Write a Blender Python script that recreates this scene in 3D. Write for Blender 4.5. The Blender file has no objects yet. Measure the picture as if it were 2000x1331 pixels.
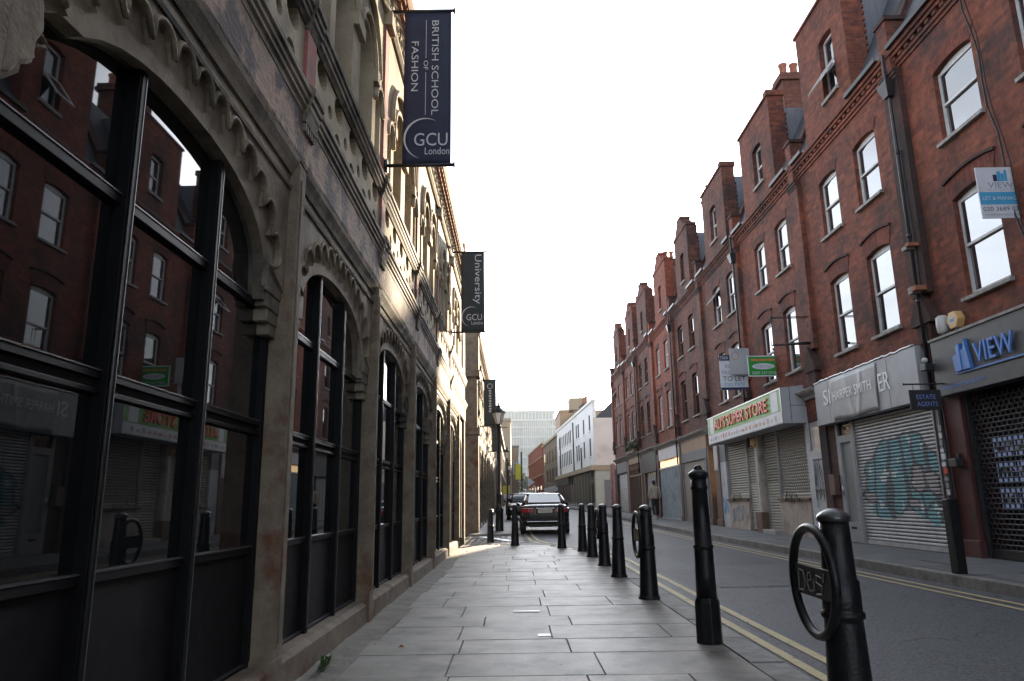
import bpy, bmesh, math, random
from math import sin, cos, pi, radians, sqrt
from mathutils import Matrix, Vector
random.seed(7)
scene = bpy.context.scene
COL = scene.collection

# ---------------------------------------------------------------- camera
cam_d = bpy.data.cameras.new('camera')
cam = bpy.data.objects.new('camera', cam_d)
COL.objects.link(cam)
cam_d.sensor_width = 36.0
cam_d.lens = 1407.0 / 2000.0 * 36.0
cam_d.clip_start = 0.05
cam_d.clip_end = 3000.0
CX = Vector((0.99987879, 0.00485415, -0.01479307))      # camera right in the world
CD = Vector((-0.01549729, 0.21913007, -0.97557257))     # camera down
CF = Vector((-0.00149397, 0.97568358, 0.21917874))      # camera forward
M = Matrix.Identity(4)
for i in range(3):
    M[i][0], M[i][1], M[i][2] = CX[i], -CD[i], -CF[i]
M.translation = Vector((0.0, 0.0, 1.1))
cam.matrix_world = M
scene.camera = cam

# ---------------------------------------------------------------- sky and sun
SUN_AZ, SUN_EL = radians(13.0), radians(12.2)
world = bpy.data.worlds.new('World')
scene.world = world
world.use_nodes = True
nt = world.node_tree
nt.nodes.clear()
sky = nt.nodes.new('ShaderNodeTexSky')
sky.sky_type = 'NISHITA'
sky.sun_disc = False
sky.sun_elevation = SUN_EL
sky.sun_rotation = SUN_AZ
sky.altitude = 20
sky.air_density = 1.0
sky.dust_density = 1.5
sky.ozone_density = 1.0
# thin bright cloud whitens the sky without changing where it is bright
tc = nt.nodes.new('ShaderNodeTexCoord')
mp = nt.nodes.new('ShaderNodeMapping'); mp.inputs['Scale'].default_value = (1.2, 1.2, 3.0)
nz = nt.nodes.new('ShaderNodeTexNoise'); nz.inputs['Scale'].default_value = 2.2; nz.inputs['Detail'].default_value = 6
rp = nt.nodes.new('ShaderNodeMapRange'); rp.inputs[1].default_value = 0.35; rp.inputs[2].default_value = 0.68
rp.inputs[3].default_value = 1.0; rp.inputs[4].default_value = 1.9
bw = nt.nodes.new('ShaderNodeRGBToBW')
tint = nt.nodes.new('ShaderNodeMix'); tint.data_type = 'RGBA'; tint.blend_type = 'MULTIPLY'; tint.inputs['Factor'].default_value = 1.0
tint.inputs['B'].default_value = (0.93, 1.0, 1.12, 1)
mx = nt.nodes.new('ShaderNodeMix'); mx.data_type = 'RGBA'; mx.inputs['Factor'].default_value = 0.85
mu = nt.nodes.new('ShaderNodeVectorMath'); mu.operation = 'SCALE'
bg = nt.nodes.new('ShaderNodeBackground'); bg.inputs['Strength'].default_value = 0.10
wo = nt.nodes.new('ShaderNodeOutputWorld')
L = nt.links.new
L(tc.outputs['Generated'], mp.inputs['Vector']); L(mp.outputs[0], nz.inputs['Vector'])
L(nz.outputs['Fac'], rp.inputs[0]); L(sky.outputs[0], bw.inputs[0]); L(bw.outputs[0], tint.inputs['A'])
L(sky.outputs[0], mx.inputs['A']); L(tint.outputs['Result'], mx.inputs['B'])
L(mx.outputs['Result'], mu.inputs[0]); L(rp.outputs[0], mu.inputs['Scale'])
L(mu.outputs[0], bg.inputs['Color']); L(bg.outputs[0], wo.inputs['Surface'])
sun_d = bpy.data.lights.new('sun', 'SUN')
sun_d.energy = 5.0
sun_d.angle = radians(0.5)
sun_d.color = (1.0, 0.80, 0.55)
sun = bpy.data.objects.new('sun', sun_d)
COL.objects.link(sun)
sd = Vector((sin(SUN_AZ) * cos(SUN_EL), cos(SUN_AZ) * cos(SUN_EL), sin(SUN_EL)))
sun.rotation_euler = sd.to_track_quat('Z', 'Y').to_euler()
sun.location = (20, 60, 40)
scene.view_settings.view_transform = 'Standard'
scene.view_settings.look = 'None'
scene.view_settings.exposure = 2.35
scene.view_settings.gamma = 1.0
scene.view_settings.use_curve_mapping = False
scene.cycles.max_bounces = 6
scene.cycles.sample_clamp_indirect = 4.0
scene.cycles.caustics_refractive = False

# ---------------------------------------------------------------- object helpers
def link(o): COL.objects.link(o); return o

def tag(o, label=None, cat=None, group=None, kind=None):
    if label: o['label'] = label
    if cat: o['category'] = cat
    if group: o['group'] = group
    if kind: o['kind'] = kind
    return o

def thing(name, label, cat, loc=(0, 0, 0), group=None, rotz=0.0):
    o = bpy.data.objects.new(name, None)
    o.empty_display_size = 0.2
    o.location = loc
    o.rotation_euler = (0, 0, rotz)
    link(o)
    return tag(o, label, cat, group)

def adopt(o, parent):
    """parent o (whose mesh is in world coordinates) to a thing or part"""
    if parent is None: return o
    o.parent = parent
    if parent.type == 'EMPTY' and parent.parent is None and not parent.get('local'):
        o.matrix_parent_inverse = Matrix.Translation(-Vector(parent.location))
    return o

def local_thing(name, label, cat, group=None):
    o = thing(name, label, cat, (0, 0, 0), group)
    return o

def copy_tree(o, parent=None):
    c = o.copy(); link(c)
    if parent is not None: c.parent = parent
    for ch in list(o.children): copy_tree(ch, c)
    return c

class MB:
    def __init__(s): s.v = []; s.f = []; s.sm = []
    def add(s, vs, fs, smooth=False):
        b = len(s.v); s.v += [tuple(p) for p in vs]
        for f in fs: s.f.append(tuple(b + i for i in f)); s.sm.append(smooth)
        return s
    def box(s, x0, x1, y0, y1, z0, z1):
        if x0 > x1: x0, x1 = x1, x0
        if y0 > y1: y0, y1 = y1, y0
        if z0 > z1: z0, z1 = z1, z0
        vs = [(x, y, z) for x in (x0, x1) for y in (y0, y1) for z in (z0, z1)]
        return s.add(vs, [(0, 1, 3, 2), (4, 6, 7, 5), (0, 4, 5, 1), (2, 3, 7, 6), (0, 2, 6, 4), (1, 5, 7, 3)])
    def prism(s, poly, axis, a0, a1):
        """poly: 2D points on the other two axes (cyclic order x,y,z without axis); extruded a0..a1"""
        n = len(poly)
        def P(p, a):
            return (a, p[0], p[1]) if axis == 'x' else ((p[0], a, p[1]) if axis == 'y' else (p[0], p[1], a))
        vs = [P(p, a0) for p in poly] + [P(p, a1) for p in poly]
        fs = [tuple(range(n - 1, -1, -1)), tuple(range(n, 2 * n))]
        fs += [(i, (i + 1) % n, n + (i + 1) % n, n + i) for i in range(n)]
        return s.add(vs, fs)
    def lathe(s, prof, c=(0, 0, 0), n=16, smooth=True):
        vs = []; fs = []
        for r, z in prof:
            for k in range(n):
                a = 2 * pi * k / n
                vs.append((c[0] + r * cos(a), c[1] + r * sin(a), c[2] + z))
        for i in range(len(prof) - 1):
            for k in range(n):
                k2 = (k + 1) % n
                fs.append((i * n + k, i * n + k2, (i + 1) * n + k2, (i + 1) * n + k))
        fs.append(tuple(range(n - 1, -1, -1))); m = (len(prof) - 1) * n
        fs.append(tuple(range(m, m + n)))
        return s.add(vs, fs, smooth)
    def tube(s, pts, r, n=8, closed=False, smooth=True):
        pts = [Vector(p) for p in pts]; m = len(pts); rings = []
        up = None
        for i, p in enumerate(pts):
            a = pts[(i - 1) % m] if (closed or i) else p
            b = pts[(i + 1) % m] if (closed or i < m - 1) else p
            t = (b - a).normalized()
            if up is None:
                up = Vector((0, 0, 1)) if abs(t.z) < 0.9 else Vector((1, 0, 0))
            u = t.cross(up)
            if u.length < 1e-5: u = t.orthogonal()
            u.normalize(); w = u.cross(t).normalized(); up = w
            rr = r[i] if isinstance(r, (list, tuple)) else r
            rings.append([p + u * rr * cos(2 * pi * k / n) + w * rr * sin(2 * pi * k / n) for k in range(n)])
        vs = [q for ring in rings for q in ring]; fs = []
        for i in range(m if closed else m - 1):
            j = (i + 1) % m
            for k in range(n):
                k2 = (k + 1) % n
                fs.append((i * n + k, i * n + k2, j * n + k2, j * n + k))
        if not closed:
            fs.append(tuple(range(n - 1, -1, -1))); fs.append(tuple(range((m - 1) * n, m * n)))
        return s.add(vs, fs, smooth)
    def ball(s, c, r, n=10, m=6, sc=(1, 1, 1)):
        prof = []
        vs = []; fs = []
        for i in range(m + 1):
            t = pi * i / m
            for k in range(n):
                a = 2 * pi * k / n
                vs.append((c[0] + r * sc[0] * sin(t) * cos(a), c[1] + r * sc[1] * sin(t) * sin(a), c[2] - r * sc[2] * cos(t)))
        for i in range(m):
            for k in range(n):
                k2 = (k + 1) % n
                fs.append((i * n + k, i * n + k2, (i + 1) * n + k2, (i + 1) * n + k))
        return s.add(vs, fs, True)
    def plate(s, outer, holes, axis, a0, a1):
        """flat plate with holes: 2D outer loop, 2D hole loops, extruded between a0 and a1"""
        bm = bmesh.new()
        def P(p, a):
            return (a, p[0], p[1]) if axis == 'x' else ((p[0], a, p[1]) if axis == 'y' else (p[0], p[1], a))
        es = []
        for loop in [outer] + holes:
            vs = [bm.verts.new(P(p, a0)) for p in loop]
            es += [bm.edges.new((vs[i], vs[(i + 1) % len(vs)])) for i in range(len(vs))]
        bmesh.ops.triangle_fill(bm, use_beauty=True, use_dissolve=False, edges=es)
        bm.verts.index_update()
        vs = [v.co.copy() for v in bm.verts]
        fs = [tuple(v.index for v in f.verts) for f in bm.faces]
        bm.free()
        s.add(vs, fs)
        for loop in [outer] + holes:
            n = len(loop)
            s.add([P(p, a0) for p in loop] + [P(p, a1) for p in loop],
                  [(i, (i + 1) % n, n + (i + 1) % n, n + i) for i in range(n)])
        return s
    def build(s, name, m, parent=None, kind=None, label=None, fix=True, bevel=0):
        me = bpy.data.meshes.new(name)
        me.from_pydata(s.v, [], s.f)
        if fix:
            bm = bmesh.new(); bm.from_mesh(me)
            bmesh.ops.recalc_face_normals(bm, faces=bm.faces)
            bm.to_mesh(me); bm.free()
        if any(s.sm):
            me.polygons.foreach_set('use_smooth', s.sm if len(s.sm) == len(me.polygons) else [True] * len(me.polygons))
        if m: me.materials.append(m)
        o = bpy.data.objects.new(name, me); link(o)
        adopt(o, parent)
        if kind: o['kind'] = kind
        if label: o['label'] = label
        if bevel:
            b = o.modifiers.new('bevel', 'BEVEL'); b.width = bevel; b.segments = 2; b.limit_method = 'ANGLE'
        return o

def box(name, x0, x1, y0, y1, z0, z1, m, parent=None, **k):
    return MB().box(x0, x1, y0, y1, z0, z1).build(name, m, parent, **k)

def dup(o, parent, dx=0, dy=0, dz=0):
    """copy of a part (and its sub-parts), shifted"""
    c = o.copy(); link(c); c.parent = parent
    if parent is not None and parent.type == 'EMPTY':
        c.matrix_parent_inverse = Matrix.Translation(-Vector(parent.location))
    c.location = Vector(o.location) + Vector((dx, dy, dz))
    for ch in list(o.children):
        d = ch.copy(); link(d); d.parent = c
    return c

AX = {'-y': ((1, 0, 0), (0, 0, 1)), '-x': ((0, -1, 0), (0, 0, 1)), 'down': ((0, 0, -1), (1, 0, 0)), '+z': ((1, 0, 0), (0, 1, 0))}
def text(s, name, parent, c, ax, w, h, m, ext=0.002, label=None, bold=0.0):
    """lettering as thin geometry fitted in w x h round c"""
    cu = bpy.data.curves.new('lettering', 'FONT'); cu.body = s; cu.extrude = 0.0; cu.offset = bold; cu.resolution_u = 3
    t = bpy.data.objects.new('lettering', cu)
    me = t.to_mesh()
    vs = [v.co.copy() for v in me.vertices]; fs = [tuple(p.vertices) for p in me.polygons]
    t.to_mesh_clear(); bpy.data.objects.remove(t); bpy.data.curves.remove(cu)
    x0 = min(v.x for v in vs); x1 = max(v.x for v in vs); y0 = min(v.y for v in vs); y1 = max(v.y for v in vs)
    X = Vector(AX[ax][0]) if isinstance(ax, str) else Vector(ax[0]); Y = Vector(AX[ax][1]) if isinstance(ax, str) else Vector(ax[1])
    Nn = X.cross(Y); C = Vector(c)
    def pt(v, e): return C + X * ((v.x - (x0 + x1) / 2) / (x1 - x0) * w) + Y * ((v.y - (y0 + y1) / 2) / (y1 - y0) * h) + Nn * e
    b = MB(); b.add([pt(v, ext) for v in vs], fs)
    if ext > 0.004:
        cnt = {}
        for f in fs:
            for i in range(len(f)):
                e = (f[i], f[(i + 1) % len(f)]); k = tuple(sorted(e)); cnt[k] = cnt.get(k, 0) + 1
        n = len(vs); b.add([pt(v, ext) for v in vs] + [pt(v, 0) for v in vs], [(a, d, n + d, n + a) for (a, d), q in cnt.items() if q == 1])
    return b.build(name, m, parent, label=label, fix=ext > 0.004)

# ---------------------------------------------------------------- materials
def _nodes(name):
    m = bpy.data.materials.new(name); m.use_nodes = True
    t = m.node_tree; t.nodes.clear()
    p = t.nodes.new('ShaderNodeBsdfPrincipled'); o = t.nodes.new('ShaderNodeOutputMaterial')
    t.links.new(p.outputs[0], o.inputs['Surface'])
    return m, t, p

def _noise(t, scale, detail=6, vec=None, rough=0.6):
    n = t.nodes.new('ShaderNodeTexNoise'); n.inputs['Scale'].default_value = scale
    n.inputs['Detail'].default_value = detail; n.inputs['Roughness'].default_value = rough
    if vec is None:
        g = t.nodes.new('ShaderNodeNewGeometry'); vec = g.outputs['Position']
    t.links.new(vec, n.inputs['Vector'])
    return n.outputs['Fac']

def _ramp(t, fac, stops):
    r = t.nodes.new('ShaderNodeValToRGB'); e = r.color_ramp.elements
    while len(e) < len(stops): e.new(0.5)
    for i, (p, c) in enumerate(stops):
        e[i].position = p; e[i].color = (c[0], c[1], c[2], 1)
    t.links.new(fac, r.inputs[0]); return r.outputs[0]

def _mix(t, fac, a, b, mode='MIX'):
    n = t.nodes.new('ShaderNodeMix'); n.data_type = 'RGBA'; n.blend_type = mode
    for s, v in (('Factor', fac), ('A', a), ('B', b)):
        if hasattr(v, 'links') or isinstance(v, bpy.types.NodeSocket): t.links.new(v, n.inputs[s])
        elif s == 'Factor': n.inputs[s].default_value = v
        else: n.inputs[s].default_value = (v[0], v[1], v[2], 1)
    return n.outputs['Result']

def _math(t, op, a, b=0.0, c=None):
    n = t.nodes.new('ShaderNodeMath'); n.operation = op
    for i, v in enumerate((a, b) if c is None else (a, b, c)):
        if isinstance(v, bpy.types.NodeSocket): t.links.new(v, n.inputs[i])
        else: n.inputs[i].default_value = v
    return n.outputs[0]

def _bump(t, p, h, dist, strength=1.0):
    b = t.nodes.new('ShaderNodeBump'); b.inputs['Distance'].default_value = dist; b.inputs['Strength'].default_value = strength
    t.links.new(h, b.inputs['Height']); t.links.new(b.outputs[0], p.inputs['Normal'])

def mat(name, c1, c2=None, scale=4.0, rough=0.6, bump=0.0, bscale=None, metal=0.0, ior=1.45, lo=0.35, hi=0.68,
        c3=None, s3=1.2, f3=(0.5, 0.7), rand=0.0, stretch=None, emit=None, rvar=0.0, coat=0.0, spec=0.5):
    m, t, p = _nodes(name)
    p.inputs['Roughness'].default_value = rough; p.inputs['Metallic'].default_value = metal; p.inputs['IOR'].default_value = ior; p.inputs['Specular IOR Level'].default_value = spec
    p.inputs['Coat Weight'].default_value = coat; p.inputs['Coat Roughness'].default_value = 0.08
    vec = None
    if stretch:
        g = t.nodes.new('ShaderNodeNewGeometry'); mpn = t.nodes.new('ShaderNodeMapping'); mpn.inputs['Scale'].default_value = stretch
        t.links.new(g.outputs['Position'], mpn.inputs['Vector']); vec = mpn.outputs[0]
    if c2 is None: c2 = tuple(x * 0.8 for x in c1)
    n = _noise(t, scale, 7, vec)
    col = _ramp(t, n, [(lo, c1), (hi, c2)])
    if c3 is not None:
        n3 = _noise(t, s3, 8, None, 0.65)
        col = _mix(t, _ramp(t, n3, [(f3[0], (0, 0, 0)), (f3[1], (1, 1, 1))]), col, c3)
    if rand:
        oi = t.nodes.new('ShaderNodeObjectInfo')
        mr = t.nodes.new('ShaderNodeMapRange'); mr.inputs[3].default_value = 1 - rand; mr.inputs[4].default_value = 1 + rand
        t.links.new(oi.outputs['Random'], mr.inputs[0])
        hs = t.nodes.new('ShaderNodeHueSaturation'); t.links.new(col, hs.inputs['Color']); t.links.new(mr.outputs[0], hs.inputs['Value'])
        col = hs.outputs[0]
    t.links.new(col, p.inputs['Base Color'])
    if rvar:
        mr = t.nodes.new('ShaderNodeMapRange'); mr.inputs[3].default_value = rough - rvar; mr.inputs[4].default_value = rough + rvar
        t.links.new(n, mr.inputs[0]); t.links.new(mr.outputs[0], p.inputs['Roughness'])
    if bump:
        _bump(t, p, _noise(t, bscale or scale * 6, 6, vec), bump)
    if emit:
        p.inputs['Emission Color'].default_value = (*emit[0], 1); p.inputs['Emission Strength'].default_value = emit[1]
    return m

def spots(m, scale, size, col, amount=0.8, edge=False, dist=0.0):
    """marks of their own on a surface: gum spots, or thin cracks when edge is set"""
    t = m.node_tree; p = next(n for n in t.nodes if n.type == 'BSDF_PRINCIPLED')
    g_ = t.nodes.new('ShaderNodeNewGeometry'); v = t.nodes.new('ShaderNodeTexVoronoi'); v.inputs['Scale'].default_value = scale
    vec = g_.outputs['Position']
    if dist:
        n = t.nodes.new('ShaderNodeTexNoise'); n.inputs['Scale'].default_value = 1.6; n.inputs['Detail'].default_value = 6
        t.links.new(vec, n.inputs['Vector']); a = t.nodes.new('ShaderNodeVectorMath'); a.operation = 'SCALE'; a.inputs['Scale'].default_value = dist
        t.links.new(n.outputs['Color'], a.inputs[0]); b = t.nodes.new('ShaderNodeVectorMath'); t.links.new(vec, b.inputs[0]); t.links.new(a.outputs[0], b.inputs[1]); vec = b.outputs[0]
    if edge: v.feature = 'DISTANCE_TO_EDGE'
    t.links.new(vec, v.inputs['Vector'])
    k = _math(t, 'LESS_THAN', v.outputs['Distance'], size)
    old = p.inputs['Base Color'].links[0].from_socket
    t.links.new(_mix(t, _math(t, 'MULTIPLY', k, amount), old, col), p.inputs['Base Color'])

def wall_uv(t):
    """(u, z, 0) where u runs along the wall whichever way it faces"""
    g = t.nodes.new('ShaderNodeNewGeometry')
    sp = t.nodes.new('ShaderNodeSeparateXYZ'); t.links.new(g.outputs['Position'], sp.inputs[0])
    sn = t.nodes.new('ShaderNodeSeparateXYZ'); t.links.new(g.outputs['True Normal'], sn.inputs[0])
    ax = _math(t, 'GREATER_THAN', _math(t, 'ABSOLUTE', sn.outputs[0]), 0.6)
    u = _math(t, 'ADD', _math(t, 'MULTIPLY', sp.outputs[1], ax), _math(t, 'MULTIPLY', sp.outputs[0], _math(t, 'SUBTRACT', 1.0, ax)))
    return u, sp.outputs[2], g.outputs['Position']

def brick_mat(name, c1, c2, mortar, soot=(0.03, 0.025, 0.025), sootlo=0.52, soothi=0.72, soldier=False, bw=0.225, bh=0.075, soots=0.55):
    m, t, p = _nodes(name)
    u, z, pos = wall_uv(t)
    cb = t.nodes.new('ShaderNodeCombineXYZ')
    if soldier: t.links.new(z, cb.inputs[0]); t.links.new(u, cb.inputs[1])
    else: t.links.new(u, cb.inputs[0]); t.links.new(z, cb.inputs[1])
    b = t.nodes.new('ShaderNodeTexBrick'); t.links.new(cb.outputs[0], b.inputs['Vector'])
    b.inputs['Scale'].default_value = 1.0; b.inputs['Brick Width'].default_value = bw; b.inputs['Row Height'].default_value = bh
    b.inputs['Mortar Size'].default_value = 0.006; b.inputs['Mortar Smooth'].default_value = 0.3; b.inputs['Bias'].default_value = 0.0
    b.inputs['Color1'].default_value = (*c1, 1); b.inputs['Color2'].default_value = (*c2, 1); b.inputs['Mortar'].default_value = (*mortar, 1)
    n1 = _noise(t, 7.0, 8, pos)
    col = _mix(t, _ramp(t, n1, [(0.38, (0, 0, 0)), (0.70, (0.62, 0.62, 0.62))]), b.outputs['Color'], tuple(x * 0.40 for x in c2))
    n2 = _noise(t, soots, 9, pos, 0.7)
    col = _mix(t, _ramp(t, n2, [(sootlo, (0, 0, 0)), (soothi, (0.88, 0.88, 0.88))]), col, soot)
    n3 = _noise(t, 1.7, 6, pos, 0.6)
    col = _mix(t, _ramp(t, n3, [(0.60, (0, 0, 0)), (0.75, (0.3, 0.3, 0.3))]), col, tuple(min(1, x * 1.7 + 0.02) for x in c1))
    t.links.new(col, p.inputs['Base Color'])
    p.inputs['Roughness'].default_value = 0.85; p.inputs['Specular IOR Level'].default_value = 0.3
    h = _math(t, 'ADD', _math(t, 'MULTIPLY', b.outputs['Fac'], -1.0), _math(t, 'MULTIPLY', _noise(t, 40, 4, pos), 0.5))
    _bump(t, p, h, 0.006)
    return m

MT = {}
MT['brick'] = brick_mat('red_brick', (0.285, 0.080, 0.042), (0.145, 0.043, 0.028), (0.15, 0.10, 0.08), sootlo=0.46, soothi=0.65, soots=0.8)
MT['brick_b'] = brick_mat('red_brick_brown', (0.215, 0.072, 0.043), (0.115, 0.041, 0.029), (0.14, 0.10, 0.08), sootlo=0.45, soothi=0.64, soots=0.7)
MT['brick_bright'] = brick_mat('red_rubbed_brick', (0.33, 0.088, 0.044), (0.22, 0.058, 0.034), (0.20, 0.095, 0.07), sootlo=0.50, soothi=0.70, soots=0.9)
MT['brick_soot'] = brick_mat('sooty_brick', (0.13, 0.05, 0.036), (0.085, 0.04, 0.034), (0.06, 0.05, 0.045), sootlo=0.38, soothi=0.62)
MT['soldier'] = brick_mat('arch_brick', (0.24, 0.062, 0.036), (0.14, 0.038, 0.026), (0.07, 0.045, 0.04), soldier=True, bw=0.30, bh=0.075, sootlo=0.46, soothi=0.66, soots=1.2)
MT['brick_far'] = brick_mat('far_red_brick', (0.30, 0.07, 0.045), (0.25, 0.06, 0.04), (0.2, 0.09, 0.07))
MT['cream_brick'] = brick_mat('yellow_stock_brick', (0.30, 0.22, 0.13), (0.24, 0.17, 0.10), (0.25, 0.21, 0.16))
MT['stone'] = mat('grimy_render', (0.24, 0.195, 0.138), (0.135, 0.105, 0.074), 3.2, 0.85, 0.008, 26, c3=(0.060, 0.048, 0.036), s3=1.5, f3=(0.47, 0.66))
MT['stone_lt'] = mat('pale_render', (0.40, 0.335, 0.235), (0.29, 0.24, 0.165), 3.0, 0.85, 0.006, 30, c3=(0.12, 0.095, 0.07), s3=1.6, f3=(0.50, 0.70))
MT['stone_pier'] = mat('weathered_pier_stone', (0.19, 0.15, 0.108), (0.10, 0.077, 0.057), 5.0, 0.88, 0.009, 34, c3=(0.10, 0.038, 0.020), s3=2.6, f3=(0.54, 0.68))
MT['moulding'] = mat('soot_and_shade_moulding', (0.22, 0.185, 0.135), (0.10, 0.082, 0.06), 4.0, 0.8, 0.004, 30, c3=(0.035, 0.029, 0.024), s3=1.7, f3=(0.47, 0.62))  # soot tone, also used as painted shade on the arch soffits
MT['frieze'] = mat('peeling_frieze_paint', (0.36, 0.24, 0.175), (0.20, 0.15, 0.125), 6.0, 0.85, 0.012, 18, c3=(0.085, 0.066, 0.06), s3=2.8, f3=(0.46, 0.54), stretch=(1, 0.8, 1.6))
MT['pink'] = mat('pink_painted_pilaster', (0.30, 0.10, 0.085), (0.22, 0.085, 0.075), 6.0, 0.8, 0.003, 40, c3=(0.14, 0.07, 0.06), s3=3)
MT['stipple'] = mat('stippled_infill', (0.20, 0.16, 0.11), (0.10, 0.08, 0.055), 45, 0.9, 0.02, 60)
MT['ornament'] = mat('foliate_relief', (0.34, 0.27, 0.18), (0.12, 0.09, 0.06), 16, 0.85, 0.05, 14)
MT['cornice_brick'] = mat('corbelled_terracotta', (0.36, 0.15, 0.075), (0.22, 0.10, 0.055), 9, 0.85, 0.008, 40)
MT['frame_black'] = mat('black_metal_frame', (0.004, 0.004, 0.005), (0.007, 0.007, 0.008), 8, 0.5, 0.0, spec=0.12, rvar=0.08)
MT['frame_edge'] = mat('worn_steel_frame', (0.10, 0.10, 0.105), (0.06, 0.06, 0.065), 20, 0.35, 0.0, metal=0.5)
MT['panel'] = mat('charcoal_kick_panel', (0.011, 0.011, 0.012), (0.007, 0.007, 0.008), 12, 0.6, 0.0006, 200, spec=0.12, rvar=0.06)
MT['glass'] = mat('dark_shop_glass', (0.006, 0.007, 0.008), (0.008, 0.009, 0.010), 2, 0.015, ior=1.62)
MT['glass_b'] = mat('sash_glass', (0.02, 0.025, 0.03), (0.014, 0.018, 0.022), 2, 0.02, ior=3.3)
MT['glass_dk'] = mat('unlit_sash_glass', (0.012, 0.012, 0.014), (0.008, 0.008, 0.009), 2, 0.03, ior=1.5)
MT['glass_bl'] = mat('glass_over_blind', (0.38, 0.38, 0.38), (0.45, 0.45, 0.45), 3, 0.05, ior=1.7)
MT['white_paint'] = mat('white_sash_paint', (0.62, 0.62, 0.62), (0.50, 0.50, 0.50), 8, 0.45, 0.0006, 60)
MT['sill'] = mat('stone_sill', (0.34, 0.33, 0.31), (0.20, 0.19, 0.18), 7, 0.8, 0.003, 50)
MT['iron'] = mat('black_bollard_paint', (0.0045, 0.005, 0.006), (0.010, 0.0105, 0.012), 14, 0.36, 0.0022, 60, spec=0.30, rvar=0.12, c3=(0.035, 0.032, 0.029), s3=11, f3=(0.63, 0.70))
MT['iron_worn'] = mat('worn_bollard_cap', (0.035, 0.033, 0.034), (0.018, 0.018, 0.02), 18, 0.30, 0.001, 90, ior=1.6)
MT['slab'] = mat('york_stone_slab', (0.232, 0.215, 0.188), (0.155, 0.145, 0.130), 2.6, 0.58, 0.0026, 60, c3=(0.090, 0.086, 0.080), s3=2.3, f3=(0.50, 0.68), rand=0.16, rvar=0.09, spec=0.34)
MT['joint'] = mat('paving_joint', (0.055, 0.053, 0.050), (0.08, 0.078, 0.072), 20, 0.9, 0.003, 80)
MT['gutter'] = mat('rough_mortar_edge', (0.19, 0.175, 0.15), (0.11, 0.10, 0.085), 5, 0.9, 0.012, 22)
MT['granite'] = mat('granite_kerb', (0.20, 0.195, 0.185), (0.13, 0.125, 0.12), 9, 0.75, 0.003, 60, c3=(0.09, 0.085, 0.075), s3=3, rand=0.16)
MT['asphalt'] = mat('asphalt', (0.095, 0.100, 0.115), (0.024, 0.026, 0.031), 48, 0.66, 0.010, 70, lo=0.40, hi=0.60, c3=(0.070, 0.074, 0.084), s3=0.5, f3=(0.50, 0.80), rvar=0.08)
MT['asphalt2'] = mat('asphalt_patch', (0.074, 0.077, 0.088), (0.022, 0.024, 0.029), 48, 0.68, 0.009, 70, lo=0.40, hi=0.60)
MT['pave2'] = mat('grey_pavement', (0.125, 0.13, 0.135), (0.09, 0.093, 0.098), 3, 0.72, 0.002, 60, c3=(0.06, 0.062, 0.066), s3=1.4, f3=(0.5, 0.75), rand=0.10)
MT['yellow'] = mat('worn_yellow_line', (0.46, 0.38, 0.20), (0.36, 0.30, 0.17), 9, 0.7, 0.002, 60, c3=(0.11, 0.105, 0.09), s3=5.0, f3=(0.60, 0.68))
MT['white_line'] = mat('flat_white', (0.88, 0.88, 0.87), (0.82, 0.82, 0.80), 12, 0.5)
MT['cobble'] = mat('granite_sett', (0.12, 0.115, 0.11), (0.075, 0.072, 0.07), 12, 0.5, 0.004, 40, rvar=0.1)
MT['slate'] = mat('roof_slate', (0.060, 0.068, 0.082), (0.040, 0.044, 0.054), 6, 0.55, 0.006, 14, stretch=(1, 2, 0.4))
MT['zinc'] = mat('zinc_cladding', (0.16, 0.175, 0.20), (0.12, 0.13, 0.15), 5, 0.45, 0.002, 12, stretch=(3, 1, 0.5), metal=0.2)
MT['black_pipe'] = mat('black_cast_pipe', (0.014, 0.014, 0.016), (0.024, 0.024, 0.026), 12, 0.45)
MT['dark'] = mat('dark_interior', (0.008, 0.008, 0.010), (0.012, 0.012, 0.014), 4, 0.8)
MT['terracotta'] = mat('terracotta_pot', (0.36, 0.14, 0.08), (0.24, 0.10, 0.06), 9, 0.8)
MT['grey_fascia'] = mat('light_grey_fascia', (0.38, 0.39, 0.42), (0.34, 0.35, 0.375), 3, 0.5, 0.0008, 30, c3=(0.27, 0.275, 0.29), s3=1.1)
MT['tarp'] = mat('grey_tarpaulin', (0.32, 0.325, 0.34), (0.26, 0.265, 0.28), 4, 0.42, 0.002, 20)
MT['dk_fascia'] = mat('slate_grey_fascia', (0.060, 0.061, 0.066), (0.050, 0.051, 0.056), 4, 0.5, 0.001, 40, c3=(0.035, 0.035, 0.038), s3=1.0)
MT['blue'] = mat('mid_blue_acrylic', (0.06, 0.20, 0.56), (0.05, 0.17, 0.48), 5, 0.35)
MT['pale_blue'] = mat('pale_blue_letter', (0.25, 0.42, 0.62), (0.22, 0.38, 0.56), 5, 0.35)
MT['sign_blue'] = mat('pale_violet_blue_print', (0.20, 0.25, 0.62), (0.18, 0.22, 0.55), 5, 0.4)
MT['letter_white'] = mat('white_letter', (0.78, 0.79, 0.80), (0.72, 0.73, 0.74), 5, 0.4)
MT['navy'] = mat('navy_banner_cloth', (0.022, 0.028, 0.062), (0.017, 0.022, 0.050), 4, 0.7, 0.002, 9)
MT['teal_banner'] = mat('grey_green_banner_cloth', (0.030, 0.042, 0.046), (0.024, 0.034, 0.038), 4, 0.7, 0.002, 9)
MT['ink_pale'] = mat('pale_grey_print', (0.52, 0.54, 0.58), (0.48, 0.50, 0.54), 4, 0.6)
MT['red_letter'] = mat('red_letter', (0.62, 0.045, 0.02), (0.50, 0.035, 0.018), 6, 0.4)
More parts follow.
